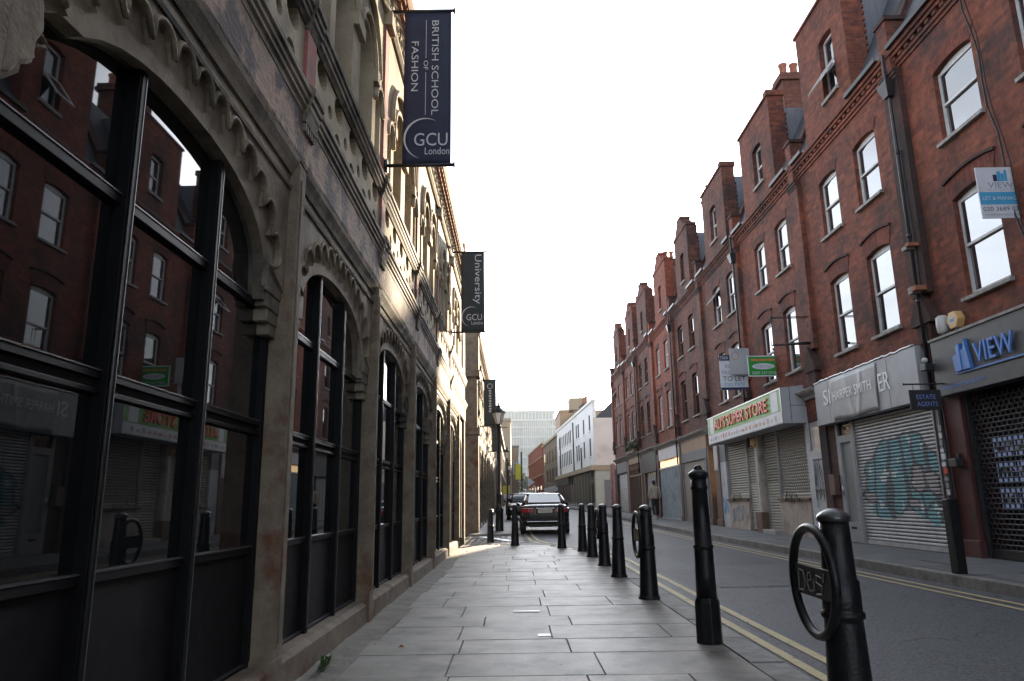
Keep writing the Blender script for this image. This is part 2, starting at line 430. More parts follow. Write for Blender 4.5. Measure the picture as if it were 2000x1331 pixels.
MT['green'] = mat('shop_green', (0.085, 0.30, 0.04), (0.12, 0.36, 0.07), 1.5, 0.45, c3=(0.25, 0.42, 0.12), s3=1.0)
MT['green_bd'] = mat('estate_board_green', (0.02, 0.26, 0.035), (0.018, 0.23, 0.03), 3, 0.4)
MT['board_white'] = mat('white_sign_board', (0.58, 0.60, 0.66), (0.52, 0.54, 0.60), 3, 0.45, c3=(0.44, 0.45, 0.49), s3=1.5)
MT['ink_navy'] = mat('navy_print', (0.02, 0.025, 0.08), (0.018, 0.022, 0.07), 4, 0.5)
MT['ink_cyan'] = mat('cyan_print', (0.06, 0.32, 0.55), (0.05, 0.28, 0.50), 4, 0.5)
MT['ink_grey'] = mat('grey_print', (0.20, 0.22, 0.26), (0.18, 0.20, 0.24), 4, 0.5)
MT['ink_orange'] = mat('orange_print', (0.55, 0.20, 0.08), (0.5, 0.18, 0.07), 4, 0.5)
MT['steel'] = mat('galvanised_steel', (0.30, 0.305, 0.32), (0.22, 0.225, 0.235), 4, 0.42, 0.0008, 40, metal=0.35, c3=(0.15, 0.15, 0.155), s3=1.5)
MT['cream_metal'] = mat('cream_shutter_steel', (0.40, 0.375, 0.32), (0.32, 0.30, 0.255), 4, 0.5, 0.0008, 40, c3=(0.20, 0.18, 0.15), s3=1.6, f3=(0.55, 0.75))
MT['riser'] = mat('stained_stall_riser', (0.40, 0.335, 0.29), (0.29, 0.24, 0.205), 4, 0.8, 0.004, 30, c3=(0.15, 0.13, 0.115), s3=2.2)
MT['oxblood'] = mat('oxblood_paint', (0.075, 0.016, 0.016), (0.05, 0.013, 0.013), 5, 0.55, 0.003, 30, c3=(0.028, 0.012, 0.012), s3=2)
MT['door_white'] = mat('scuffed_white_door', (0.44, 0.455, 0.48), (0.36, 0.37, 0.39), 4, 0.55, 0.001, 30, c3=(0.25, 0.25, 0.26), s3=3, f3=(0.56, 0.66))
MT['door_grey'] = mat('grey_green_door', (0.21, 0.235, 0.225), (0.18, 0.20, 0.195), 3, 0.5)
MT['pale_frame'] = mat('pale_door_frame', (0.27, 0.275, 0.29), (0.21, 0.215, 0.225), 5, 0.5)
MT['brown_wood'] = mat('brown_painted_timber', (0.13, 0.075, 0.05), (0.085, 0.05, 0.036), 6, 0.65, 0.002, 30)
MT['tan_fascia'] = mat('tan_fascia', (0.36, 0.26, 0.16), (0.28, 0.20, 0.13), 4, 0.7)
MT['ply'] = mat('grey_painted_board', (0.25, 0.235, 0.21), (0.21, 0.20, 0.18), 2.5, 0.65, 0.001, 30)
MT['grey_board'] = mat('blue_grey_board', (0.17, 0.175, 0.19), (0.14, 0.145, 0.16), 3, 0.65)
MT['ice_blue'] = mat('pale_blue_shutter', (0.36, 0.42, 0.46), (0.29, 0.34, 0.38), 3, 0.5, c3=(0.22, 0.25, 0.27), s3=2)
MT['black_board'] = mat('black_board', (0.015, 0.015, 0.017), (0.02, 0.02, 0.022), 4, 0.55)
MT['lit'] = mat('lit_transom', (0.5, 0.4, 0.2), (0.15, 0.14, 0.08), 6, 0.5, emit=((1.0, 0.72, 0.35), 0.35))
MT['poster'] = mat('lit_window_poster', (0.16, 0.22, 0.42), (0.28, 0.34, 0.52), 9, 0.5, emit=((0.45, 0.58, 1.0), 0.035))
MT['leaf'] = mat('weed_leaf', (0.05, 0.09, 0.03), (0.08, 0.12, 0.04), 14, 0.6)
MT['dry_leaf'] = mat('dry_orange_leaf', (0.30, 0.09, 0.03), (0.2, 0.07, 0.03), 30, 0.7)
MT['white_wall'] = mat('white_painted_render', (0.82, 0.82, 0.81), (0.76, 0.76, 0.75), 0.5, 0.7, 0.002, 12, c3=(0.62, 0.62, 0.61), s3=0.35, f3=(0.55, 0.78))
MT['cream_wall'] = mat('cream_render', (0.66, 0.62, 0.56), (0.59, 0.55, 0.49), 0.7, 0.8, 0.002, 12, c3=(0.48, 0.44, 0.38), s3=0.5)
MT['buff'] = mat('buff_stone', (0.40, 0.32, 0.21), (0.33, 0.26, 0.17), 0.5, 0.8)
MT['tan_wall'] = mat('tan_render', (0.36, 0.27, 0.18), (0.30, 0.22, 0.145), 0.4, 0.85)
MT['olive_wall'] = mat('grey_brown_brick', (0.17, 0.14, 0.10), (0.13, 0.105, 0.08), 0.8, 0.85)
MT['shop_glass'] = mat('teal_shop_glass', (0.035, 0.065, 0.070), (0.06, 0.09, 0.085), 0.6, 0.05, ior=1.6, c3=(0.10, 0.10, 0.075), s3=1.3)
MT['tower'] = mat('tower_cladding', (0.19, 0.225, 0.26), (0.16, 0.19, 0.22), 0.1, 0.5)
MT['tower_glass'] = mat('tower_glass', (0.045, 0.085, 0.11), (0.065, 0.105, 0.13), 0.08, 0.25, spec=0.3)
MT['car_paint'] = mat('dark_bronze_car_paint', (0.006, 0.005, 0.006), (0.007, 0.006, 0.006), 4, 0.25, spec=0.25, coat=0.15)
MT['car_silver'] = mat('silver_car_paint', (0.40, 0.41, 0.42), (0.38, 0.39, 0.40), 4, 0.25, metal=0.5, coat=1.0)
MT['rear_glass'] = mat('car_rear_glass', (0.03, 0.034, 0.04), (0.03, 0.034, 0.04), 4, 0.03, ior=3.0)
MT['car_glass'] = mat('car_glass', (0.008, 0.009, 0.010), (0.010, 0.011, 0.012), 4, 0.03, ior=1.7)
MT['tyre'] = mat('tyre_rubber', (0.012, 0.012, 0.012), (0.018, 0.018, 0.018), 20, 0.8)
MT['alloy'] = mat('alloy_wheel', (0.35, 0.35, 0.36), (0.3, 0.3, 0.31), 10, 0.3, metal=0.8)
MT['tail'] = mat('red_tail_light', (0.26, 0.010, 0.010), (0.16, 0.008, 0.008), 20, 0.15, ior=1.6, coat=0.6)
MT['plate_y'] = mat('pale_number_plate', (0.55, 0.50, 0.38), (0.5, 0.46, 0.35), 20, 0.5)
MT['chrome'] = mat('chrome_trim', (0.6, 0.6, 0.62), (0.55, 0.55, 0.57), 5, 0.15, metal=1.0)
MT['jacket'] = mat('beige_jacket', (0.34, 0.31, 0.25), (0.27, 0.245, 0.20), 9, 0.9, 0.01, 14)
MT['trousers'] = mat('black_trousers', (0.012, 0.012, 0.015), (0.018, 0.018, 0.021), 9, 0.9)
MT['skin'] = mat('skin', (0.32, 0.17, 0.11), (0.29, 0.15, 0.10), 9, 0.6)
MT['hair'] = mat('dark_hair', (0.015, 0.011, 0.009), (0.02, 0.015, 0.012), 30, 0.7)
MT['lantern'] = mat('frosted_lantern_glass', (0.86, 0.84, 0.80), (0.80, 0.78, 0.73), 4, 0.3)
MT['yellow_sign'] = mat('yellow_sign_board', (0.62, 0.58, 0.02), (0.55, 0.52, 0.02), 4, 0.5)
MT['foliage'] = mat('street_tree_foliage', (0.06, 0.085, 0.03), (0.035, 0.055, 0.02), 2, 0.7)
MT['bark'] = mat('bark', (0.07, 0.05, 0.035), (0.04, 0.03, 0.022), 8, 0.9)
MT['orange_box'] = mat('cream_orange_alarm_plastic', (0.62, 0.40, 0.17), (0.55, 0.35, 0.15), 5, 0.45)
MT['alarm_white'] = mat('off_white_plastic', (0.50, 0.50, 0.50), (0.44, 0.44, 0.44), 5, 0.45)
MT['sticker'] = mat('torn_stickers', (0.5, 0.5, 0.52), (0.10, 0.09, 0.10), 13, 0.6, lo=0.46, hi=0.52, c3=(0.30, 0.06, 0.06), s3=6, f3=(0.60, 0.62))
MT['wire'] = mat('black_cable', (0.012, 0.012, 0.013), (0.014, 0.014, 0.015), 5, 0.6)
MT['graf_ink'] = mat('black_marker_ink', (0.02, 0.02, 0.025), (0.025, 0.025, 0.03), 5, 0.5)
MT['graf_pale'] = mat('grey_tag_paint', (0.22, 0.22, 0.23), (0.16, 0.16, 0.17), 9, 0.5)
spots(MT['slab'], 1.7, 0.045, (0.25, 0.25, 0.245), 0.5)
spots(MT['slab'], 2.9, 0.05, (0.04, 0.04, 0.042), 0.6)
spots(MT['asphalt'], 0.42, 0.0035, (0.012, 0.012, 0.014), 0.85, edge=True, dist=0.9)
# ================================================================ GROUND
def g(y):
    """gentle rise of the street away from the camera"""
    if y < 20: return 0.0
    if y < 30: return 0.01 * (y - 20) ** 2 / 20
    return 0.05 + 0.01 * (min(y, 160) - 30)

YS = [-30, -10, 0, 10, 20] + [20 + 2 * i for i in range(1, 11)] + [45, 50, 60, 80, 100, 130, 160, 260, 420, 900]
def strip(name, m, xl, xr, off, ys=None, kind='structure', parent=None, label=None):
    """a sheet following the rise; xl, xr: numbers or functions of y"""
    ys = ys or YS; vs = []; fs = []
    for y in ys:
        a = xl(y) if callable(xl) else xl; b = xr(y) if callable(xr) else xr
        vs += [(a, y, g(y) + off), (b, y, g(y) + off)]
    for i in range(len(ys) - 1): fs.append((2 * i, 2 * i + 1, 2 * i + 3, 2 * i + 2))
    return MB().add(vs, fs).build(name, m, parent, kind=kind, label=label)

strip('ground', MT['asphalt2'], -600, 600, -0.10)
road = strip('road', MT['asphalt'], lambda y: -2.0, 5.60, -0.016)
# patched asphalt and a manhole on the road
for (x0, x1, y0, y1) in ((2.3, 3.6, 9.8, 12.4), (3.0, 4.6, 13.2, 17.5), (2.3, 2.95, 15.2, 20.0)):
    strip('road_patch', MT['asphalt2'], x0, x1, -0.011, ys=[y0, y1], parent=road)

# double yellow lines
def line_strip(pts, w, m, off, name='road_marking'):
    vs = []; fs = []
    for i, (x, y) in enumerate(pts):
        a = Vector(pts[max(i - 1, 0)]); b = Vector(pts[min(i + 1, len(pts) - 1)])
        t = (b - a).normalized(); n = Vector((-t.y, t.x)) * w / 2
        vs += [(x + n.x, y + n.y, g(y) + off), (x - n.x, y - n.y, g(y) + off)]
    for i in range(len(pts) - 1): fs.append((2 * i, 2 * i + 1, 2 * i + 3, 2 * i + 2))
    return MB().add(vs, fs).build(name, m, None, kind='structure')
near_edge = [(1.84, -12), (1.84, 6), (1.84, 12), (1.84, 15.6), (1.78, 16.9), (1.50, 18.4), (1.02, 19.5), (0.55, 20.6), (0.34, 22), (0.24, 25), (0.22, 30), (0.2, 60), (0.0, 90)]
for k, dx in enumerate((0.09, 0.31)):
    line_strip([(x + dx, y + (0.12 * k if 16 < y < 21 else 0)) for x, y in near_edge], 0.085, MT['yellow'], -0.009)
for x in (5.00, 5.22):
    line_strip([(x, y) for y in YS if y < 170], 0.07, MT['yellow'], -0.009)
line_strip([(2.35, 30.0), (4.9, 30.2)], 0.12, MT['yellow'], -0.008)

# near pavement: bed, edging stones and single slabs with open joints
pav = thing('pavement', None, None, (0, 0, 0)); pav['kind'] = 'structure'
bed = MB()
outl = [(-1.40, -12), (1.60, -12), (1.60, 15.55), (1.53, 16.75), (1.28, 18.2), (0.84, 19.3), (-1.40, 19.9)]
bed.prism(outl, 'z', -0.08, -0.010)
bed.build('paving_bed', MT['joint'], pav, kind='structure')
def clip_x(y):
    """kerb side limit of the slabs"""
    if y < 15.55: return 1.595
    if y < 16.75: return 1.595 - 0.07 * (y - 15.55) / 1.2
    if y < 18.2: return 1.525 - 0.25 * (y - 16.75) / 1.45
    return 1.275 - 0.44 * (y - 18.2) / 1.1
rs = random.Random(11)
y = -1.0; nslab = 0
while y < 19.2:
    d = rs.choice((0.56, 0.60, 0.66, 0.72)) if y > 1.5 else 1.2
    y2 = min(y + d, 19.75)
    x = -1.17 + rs.uniform(-0.04, 0.04); first = True
    lim = clip_x((y + y2) / 2)
    while x < lim - 0.05:
        w = rs.uniform(0.62, 1.12) * (0.6 if first and rs.random() < 0.5 else 1)
        x2 = x + w
        if x2 > lim - 0.32: x2 = lim
        j = 0.0036
        h = rs.uniform(-0.0015, 0.0015); t1 = rs.uniform(-0.001, 0.001); t2 = rs.uniform(-0.001, 0.001)
        b = MB(); e = 0.004
        zt = [h + t1, h + t2, h - t1, h - t2]
        P0 = [(x + j, y + j), (x2 - j, y + j), (x2 - j, y2 - j), (x + j, y2 - j)]
        P1 = [(x + j + e, y + j + e), (x2 - j - e, y + j + e), (x2 - j - e, y2 - j - e), (x + j + e, y2 - j - e)]
        vs = [(p[0], p[1], -0.02) for p in P0] + [(p[0], p[1], zt[i] - 0.004) for i, p in enumerate(P0)] + [(p[0], p[1], zt[i]) for i, p in enumerate(P1)]
        fs = [(0, 1, 5, 4), (1, 2, 6, 5), (2, 3, 7, 6), (3, 0, 4, 7), (4, 5, 9, 8), (5, 6, 10, 9), (6, 7, 11, 10), (7, 4, 8, 11), (8, 9, 10, 11)]
        b.add(vs, fs).build('paving_slab', MT['slab'], pav, fix=False); nslab += 1
        x = x2; first = False
    y = y2
# rough mortar edge along the wall
vs = []; fs = []
for i in range(90):
    yy = -2 + i * 0.245
    vs += [(-1.415, yy, 0.022 + rs.uniform(-0.008, 0.008)), (-1.30 + rs.uniform(-0.02, 0.02), yy, 0.010 + rs.uniform(-0.006, 0.006)), (-1.13 + rs.uniform(-0.05, 0.05), yy, -0.006)]
    if i:
        a = 3 * i
        fs += [(a - 3, a - 2, a + 1, a), (a - 2, a - 1, a + 2, a + 1)]
MB().add(vs, fs).build('mortar_edge', MT['gutter'], pav)
# granite edging, flush with the road
def kerb_run(pts, w, top, h, L, parent, name='kerb_stone', m='granite', seed=3):
    r = random.Random(seed)
    seg = []
    for i in range(len(pts) - 1):
        a = Vector(pts[i]); b = Vector(pts[i + 1]); n = max(1, round((b - a).length / L))
        for k in range(n): seg.append((a.lerp(b, k / n), a.lerp(b, (k + 1) / n)))
    for a, b in seg:
        t = (b - a).normalized(); n = Vector((t.y, -t.x)); j = t * 0.006
        p = [a + j, b - j, b - j + n * w, a + j + n * w]
        dz = r.uniform(-0.003, 0.003)
        za, zb = g(a.y) + top + dz, g(b.y) + top + dz
        zt = [za, zb, zb, za]; c = 0.012
        ins = [p[0] + (p[2] - p[0]).normalized() * c, p[1] + (p[3] - p[1]).normalized() * c, p[2] + (p[0] - p[2]).normalized() * c, p[3] + (p[1] - p[3]).normalized() * c]
        vs = [(q.x, q.y, zt[i] - h) for i, q in enumerate(p)] + [(q.x, q.y, zt[i] - c) for i, q in enumerate(p)] + [(q.x, q.y, zt[i]) for i, q in enumerate(ins)]
        fs = [(0, 1, 5, 4), (1, 2, 6, 5), (2, 3, 7, 6), (3, 0, 4, 7), (4, 5, 9, 8), (5, 6, 10, 9), (6, 7, 11, 10), (7, 4, 8, 11), (8, 9, 10, 11)]
        MB().add(vs, fs).build(name, MT[m], parent)
kerb_run([(1.60, -4), (1.60, 15.6), (1.53, 16.8), (1.28, 18.25), (0.84, 19.35)], 0.24, -0.001, 0.09, 0.95, pav)
kerb_run([(0.84, 19.62), (-1.36, 19.95)], -0.22, -0.001, 0.09, 0.8, pav)

# far pavement on the right with kerb
pr = thing('pavement', None, None, (0, 0, 0)); pr['kind'] = 'structure'
ysr = [y for y in YS if y <= 160]
vs = []; fs = []
for y in ysr:
    vs += [(5.74, y, g(y) + 0.112), (7.6, y, g(y) + 0.165)]
for i in range(len(ysr) - 1): fs.append((2 * i, 2 * i + 1, 2 * i + 3, 2 * i + 2))
MB().add(vs, fs).build('paving_bed', MT['joint'], pr, kind='structure')
rs = random.Random(5); y = 4.0
while y < 34:
    d = rs.choice((0.6, 0.75, 0.9)) * (1 if y < 20 else 1.4); y2 = y + d; x = 5.76
    n = 3 if y < 20 else 2
    cuts = sorted(rs.uniform(6.0, 7.1) for _ in range(n - 1)); xs = [5.76] + cuts + [7.22]
    for a, b in zip(xs[:-1], xs[1:]):
        if b - a < 0.12: continue
        def zz(xx, yy): return g(yy) + 0.112 + (xx - 5.74) * 0.0285 + 0.006
        j = 0.004; dz = rs.uniform(-0.002, 0.002)
        c = [(a + j, y + j), (b - j, y + j), (b - j, y2 - j), (a + j, y2 - j)]
        vs = [(p[0], p[1], zz(*p) - 0.012) for p in c] + [(p[0], p[1], zz(*p) + dz) for p in c]
        MB().add(vs, [(0, 1, 5, 4), (1, 2, 6, 5), (2, 3, 7, 6), (3, 0, 4, 7), (4, 5, 6, 7)]).build('paving_slab', MT['pave2'], pr, fix=False)
    y = y2
strip('paving_sheet', MT['pave2'], 5.76, 7.3, 0.145, ys=[v for v in YS if 34 <= v <= 60] , parent=pr)
strip('paving_sheet', MT['pave2'], lambda y: 5.3 - 0.0526 * max(0, y - 64), lambda y: 7.2 - 0.0526 * max(0, y - 64), 0.12, ys=[60, 64, 80, 100, 130, 160], parent=pr)
kerb_run([(5.55, -4), (5.55, 46)], 0.20, 0.118, 0.15, 0.92, pr)
kerb_run([(5.55, 46), (5.2, 64), (4.0, 90), (2.6, 118)], 0.20, 0.118, 0.15, 2.0, pr)

# pavement beyond the alley on the left with kerb, and the cobbled alley mouth
pl_ = thing('pavement', None, None, (0, 0, 0)); pl_['kind'] = 'structure'
strip('paving_sheet', MT['pave2'], -1.6, -0.02, 0.06, ys=[25.2, 26, 28, 30, 34, 40, 50, 60, 80, 110], parent=pl_)
MB().box(-1.6, -0.02, 25.0, 25.2, -0.05, 0.066).build('paving_edge', MT['granite'], pl_)
kerb_run([(-0.02, 25.0), (0.0, 46)], 0.18, 0.066 + 0.005, 0.12, 0.95, pl_)
kerb_run([(0.0, 46), (-0.1, 110)], 0.18, 0.066 + 0.005, 0.12, 3.0, pl_)
cb = MB(); rs = random.Random(9)
xx = -6.0
while xx < 0.3:
    yy = 20.05
    off = rs.uniform(0, 0.1)
    while yy < 24.95:
        if not (xx > -0.1 and yy < 21) and xx < 0.25 - 0.0 * yy:
            h = rs.uniform(-0.012, 0.008); a = 0.075 + rs.uniform(-0.006, 0.006); b = 0.052 + rs.uniform(-0.005, 0.005)
            cxx, cyy = xx + 0.08, yy + off + 0.06
            zt = h - 0.002 + g(cyy)
            vs = [(cxx - a, cyy - b, zt - 0.05), (cxx + a, cyy - b, zt - 0.05), (cxx + a, cyy + b, zt - 0.05), (cxx - a, cyy + b, zt - 0.05)]
            vs += [(cxx - a * .8, cyy - b * .75, zt), (cxx + a * .8, cyy - b * .75, zt), (cxx + a * .8, cyy + b * .75, zt), (cxx - a * .8, cyy + b * .75, zt)]
            cb.add(vs, [(0, 1, 5, 4), (1, 2, 6, 5), (2, 3, 7, 6), (3, 0, 4, 7), (4, 5, 6, 7)])
        yy += 0.118
    xx += 0.168
tag(cb.build('cobbles', MT['cobble'], None, fix=False), 'small granite setts paving the alley mouth', 'cobbles', kind='stuff')
MB().add([(-1.25, 24.3, 0.02), (-0.98, 24.42, 0.02), (-0.05, 21.55, 0.02), (-0.28, 21.45, 0.02)], [(0, 1, 2, 3)]).build('road_marking', MT['white_line'], None, kind='structure')
for (c, w, d, lab) in (((0.095, 7.84), 0.27, 0.075, 'long white strip lying across a paving slab'), ((0.225, 6.47), 0.11, 0.10, 'short white square lying on a paving slab')):
    o = box('white_strip', c[0] - w / 2, c[0] + w / 2, c[1] - d / 2, c[1] + d / 2, 0.003, 0.008, MT['white_line'])  # thin plain white boxes lying on top of the slabs
    tag(o, lab, 'tape')  # plain white strips, only categorised as tape

# ================================================================ LEFT ARCADE
XP, XS, XG = -1.40, -1.455, -1.56          # pilaster front, spandrel front, glazing
def arc_pts(yc, hw, z0, h, n=18, e=2.4):
    out = []
    for i in range(n + 1):
        t = -cos(pi * i / n)
        out.append((yc + hw * t, z0 + h * (max(0, 1 - abs(t) ** e)) ** (1 / 1.9)))
    return out

def _yprism(prof, y0, y1):
    b = MB(); n = len(prof)
    vs = [(p[0], y0, p[1]) for p in prof] + [(p[0], y1, p[1]) for p in prof]
    fs = [tuple(range(n - 1, -1, -1)), tuple(range(n, 2 * n))] + [(i, (i + 1) % n, n + (i + 1) % n, n + i) for i in range(n)]
    b.add(vs, fs); return b

BAY = 2.8
def arcade(bld, p0, nb, detail=True, parts=None):
    """ground and upper floor of one bay (pilaster near edge at p0), copied nb times"""
    P = []
    y0, y1 = p0 + 0.17, p0 + BAY; yc = (y0 + y1) / 2
    # pilaster with bead and base
    b = MB().box(-1.60, XP, p0, p0 + 0.17, 0, 3.33)
    b.box(XP - 0.01, XP + 0.012, p0 + 0.055, p0 + 0.115, 0.32, 3.22)
    b.tube([(XP + 0.001, p0 + 0.012, 0.3), (XP + 0.001, p0 + 0.012, 3.31)], 0.013, 8)
    P.append(b.build('pilaster', MT['stone_pier'], bld, bevel=0.006))
    b = MB().box(-1.6, XP + 0.004, p0 - 0.02, p0 + 0.175, 0, 0.24)
    P.append(b.build('pilaster_base', MT['stone_pier'], bld, bevel=0.01))
    # plinth with sloped sill
    b = _yprism([(-1.62, 0), (XP - 0.012, 0), (XP - 0.016, 0.175), (XP - 0.06, 0.205), (-1.62, 0.215)], y0, y1)
    P.append(b.build('plinth', MT['stone_pier'], bld))
    # archivolt plate (intrados) and scalloped spandrel in front of it
    hw = 1.0
    arc = arc_pts(yc, hw, 2.50, 0.40)
    leg = [(y0, 2.20), (yc - hw - 0.02, 2.20), (yc - hw - 0.02, 2.50)]
    legr = [(yc + hw + 0.02, 2.50), (yc + hw + 0.02, 2.20), (y1, 2.20)]
    poly = [(y0, 3.30)] + [leg[0]] + [(yc - hw, 2.36)] + arc[1:-1] + [(yc + hw, 2.36)] + [legr[2], (y1, 3.30)]
    poly = [(y0, 3.30), (y0, 2.30), (yc - hw - 0.02, 2.30)] + arc[1:-1] + [(yc + hw + 0.02, 2.30), (y1, 2.30), (y1, 3.30)]
    P.append(MB().prism(poly, 'x', XS - 0.06, XS - 0.028).build('archivolt', MT['stone'], bld)); P.append(MB().prism(poly, 'x', XG - 0.02, XS - 0.062).build('arch_soffit', MT['moulding'], bld))  # soffit colour is darker for soot and for shade under the arch
    low = []
    NS = 13
    base = arc_pts(yc, hw + 0.085, 2.52, 0.475, 60)
    # arc-length resample
    import bisect
    cum = [0.0]
    for a, c in zip(base[:-1], base[1:]): cum.append(cum[-1] + math.dist(a, c))
    def at(s):
        i = min(max(bisect.bisect(cum, s) - 1, 0), len(base) - 2)
        f = (s - cum[i]) / max(1e-9, cum[i + 1] - cum[i])
        a, c = base[i], base[i + 1]; d = Vector((c[0] - a[0], c[1] - a[1])).normalized()
        return Vector((a[0] + (c[0] - a[0]) * f, a[1] + (c[1] - a[1]) * f)), Vector((-d.y, d.x))
    tot = cum[-1]; ridge = []
    for s_ in range(NS):
        for q in range(9):
            f = q / 8
            c, nrm = at(tot * (s_ + f) / NS)
            h = 0.125 * sqrt(max(0, 1 - (2 * f - 1) ** 2)) ** 0.8 - 0.012 * (abs(2 * f - 1) > 0.9)
            pnt = c + nrm * h
            if q < 8 or s_ == NS - 1: low.append((pnt.x, pnt.y))
        c, nrm = at(tot * (s_ + 0.5) / NS)
        ridge.append((s_, [at(tot * (s_ + f / 8) / NS)[0] + at(tot * (s_ + f / 8) / NS)[1] * (0.125 * sqrt(max(0, 1 - (2 * f / 8 - 1) ** 2)) ** 0.8 + 0.016) for f in range(9)]))
    low = [(min(max(a, y0 + 0.005), y1 - 0.005), c) for a, c in low]
    poly = [(y0, 3.28), (y0, 2.42)] + low + [(y1, 2.42), (y1, 3.28)]
    P.append(MB().prism(poly, 'x', XS - 0.03, XS).build('spandrel', MT['stone'], bld))
    for s_, rr in ridge:
        pts = [(XS + 0.002, min(max(q.x, y0 + 0.01), y1 - 0.01), q.y) for q in rr]
        P.append(MB().tube(pts, 0.0135, 6).build('scallop_mould', MT['stone'], bld))
    # corbels under the springing, stepped
    for s_, ys_ in ((1, y1), (-1, y0)):
        b = MB()
        for (d, za, zb, xo) in ((0.30, 2.36, 2.54, -0.02), (0.25, 2.27, 2.36, -0.035), (0.20, 2.19, 2.27, -0.05), (0.13, 2.12, 2.19, -0.065)):
            b.box(XG - 0.01, XS - 0.004 + xo * 0.5, ys_ - s_ * d, ys_ - s_ * 0.001, za, zb)
        b.tube([(XS - 0.03, ys_ - s_ * 0.30, 2.37), (XS - 0.03, ys_ - s_ * 0.30, 2.53)], 0.018, 8)
        P.append(b.build('corbel', MT['moulding'], bld, bevel=0.008))
    # hood mould and cove under the frieze
    b = _yprism([(XS - 0.02, 3.13), (XS + 0.015, 3.13), (XS + 0.022, 3.15), (XS + 0.012, 3.17), (XS - 0.02, 3.17)], y0, y1 - 0.0)
    b2 = _yprism([(XS - 0.03, 3.24), (XS + 0.015, 3.235), (XS + 0.03, 3.27), (XS + 0.055, 3.315), (XS + 0.064, 3.345), (XS - 0.03, 3.345)], y0, y1)
    b.add(b2.v, b2.f)
    P.append(b.build('hood_mould', MT['moulding'], bld))
    # window: frame bars, panes, kick panels
    w = MB()
    m1, m2 = p0 + 1.08, p0 + 1.90
    for ym in (m1, m2):
        w.box(XG - 0.03, XG + 0.042, ym - 0.028, ym + 0.028, 0.2, 3.2)
        w.box(XG + 0.042, XG + 0.047, ym - 0.018, ym + 0.018, 0.2, 3.2)
    for ys_ in (y0 + 0.002, y1 - 0.052): w.box(XG - 0.03, XG + 0.03, ys_, ys_ + 0.05, 0.2, 2.6)
    spans = ((y0 + 0.052, m1 - 0.028), (m1 + 0.028, m2 - 0.028), (m2 + 0.028, y1 - 0.052))
    for (a, c) in spans:
        for (za, zb) in ((0.205, 0.225), (0.835, 0.87), (1.515, 1.535), (1.572, 1.60), (2.27, 2.31)):
            w.box(XG - 0.03, XG + 0.018, a, c, za, zb)
    win = w.build('window', MT['frame_black'], bld, bevel=0.003)
    b = MB()
    for (a, c) in spans:
        for z_ in (0.2255, 0.8705, 1.6005, 2.3105):
            b.box(XG - 0.01, XG + 0.022, a, c, z_, z_ + 0.006)
    for ym in (m1, m2): b.box(XG + 0.047, XG + 0.0495, ym + 0.012, ym + 0.0175, 0.21, 3.1)
    b.build('frame_edge', MT['frame_edge'], win)
    rr = random.Random(int(p0 * 10))
    for (a, c) in spans:
        for (za, zb) in ((0.87, 1.515), (1.60, 2.27), (2.31, 2.96)):
            t1, t2 = rr.uniform(-0.0012, 0.0012), rr.uniform(-0.0012, 0.0012)
            x = XG - 0.01
            MB().add([(x + t1, a, za), (x - t1, c, za), (x + t2 - t1, c, zb), (x + t1 + t2, a, zb)], [(0, 1, 2, 3)]).build('pane', MT['glass'], win, fix=False)
        MB().box(XG - 0.02, XG - 0.004, a, c, 0.225, 0.835).build('kick_panel', MT['panel'], win)
        MB().box(XG - 0.02, XG - 0.008, a, c, 1.535, 1.572).build('frame_gap', MT['dark'], win)
    P.append(win)
    # ---- upper floor
    b = MB()
    for s_ in (0,):
        b.add(*(lambda q: (q.v, q.f))(_yprism([(-1.40, 3.61), (-1.362, 3.61), (-1.345, 3.68), (-1.336, 3.70), (-1.336, 3.735), (-1.322, 3.75), (-1.322, 3.785), (-1.306, 3.80), (-1.306, 3.845), (-1.335, 3.87), (-1.37, 3.905), (-1.40, 3.905)], p0 - 0.03, p0 + 0.21)))
        for k in range(5): b.box(-1.39, -1.362, p0 - 0.02 + k * 0.046, p0 + 0.005 + k * 0.046, 3.545, 3.60)
    P.append(b.build('console', MT['moulding'], bld))
    P.append(box('pink_pilaster', -1.45, -1.378, p0 - 0.02, p0 + 0.19, 3.90, 4.36, MT['pink'], bld))
    # pierced panel
    holes = []
    def circ(cy, cz, ry, rz, n=18): return [(cy + ry * cos(2 * pi * k / n), cz + rz * sin(2 * pi * k / n)) for k in range(n)]
    ya, yb = p0 + 0.19, p0 + BAY - 0.02; L_ = yb - ya
    for k in range(5): holes.append(circ(ya + L_ * (k + 0.5) / 5, 4.25, 0.135, 0.10))
    for k in range(4): holes.append(circ(ya + L_ * (k + 1.0) / 5, 4.10, 0.06, 0.055, 12))
    for k in range(5): holes.append(circ(ya + L_ * (k + 0.5) / 5, 3.985, 0.085, 0.06, 14))
    P.append(MB().plate([(ya, 3.86), (yb, 3.86), (yb, 4.37), (ya, 4.37)], holes, 'x', -1.405, -1.47).build('pierced_panel', MT['stone_lt'], bld))
    P.append(box('panel_back', -1.55, -1.468, ya, yb, 3.86, 4.37, MT['stipple'], bld))
    b = _yprism([(-1.42, 4.31), (-1.375, 4.31), (-1.355, 4.36), (-1.342, 4.378), (-1.342, 4.415), (-1.328, 4.43), (-1.328, 4.465), (-1.312, 4.48), (-1.312, 4.53), (-1.34, 4.565), (-1.37, 4.613), (-1.42, 4.613)], p0 - 0.03, p0 + 0.21)
    P.append(b.build('console', MT['moulding'], bld))
    # arched first floor
    def head(yc_, hw_, za, zs, n=10):
        return [(yc_ - hw_, za)] + [(yc_ - hw_, zs)] + [(yc_ - hw_ * cos(pi * i / n), zs + hw_ * 1.15 * sin(pi * i / n)) for i in range(1, n)] + [(yc_ + hw_, zs), (yc_ + hw_, za)]
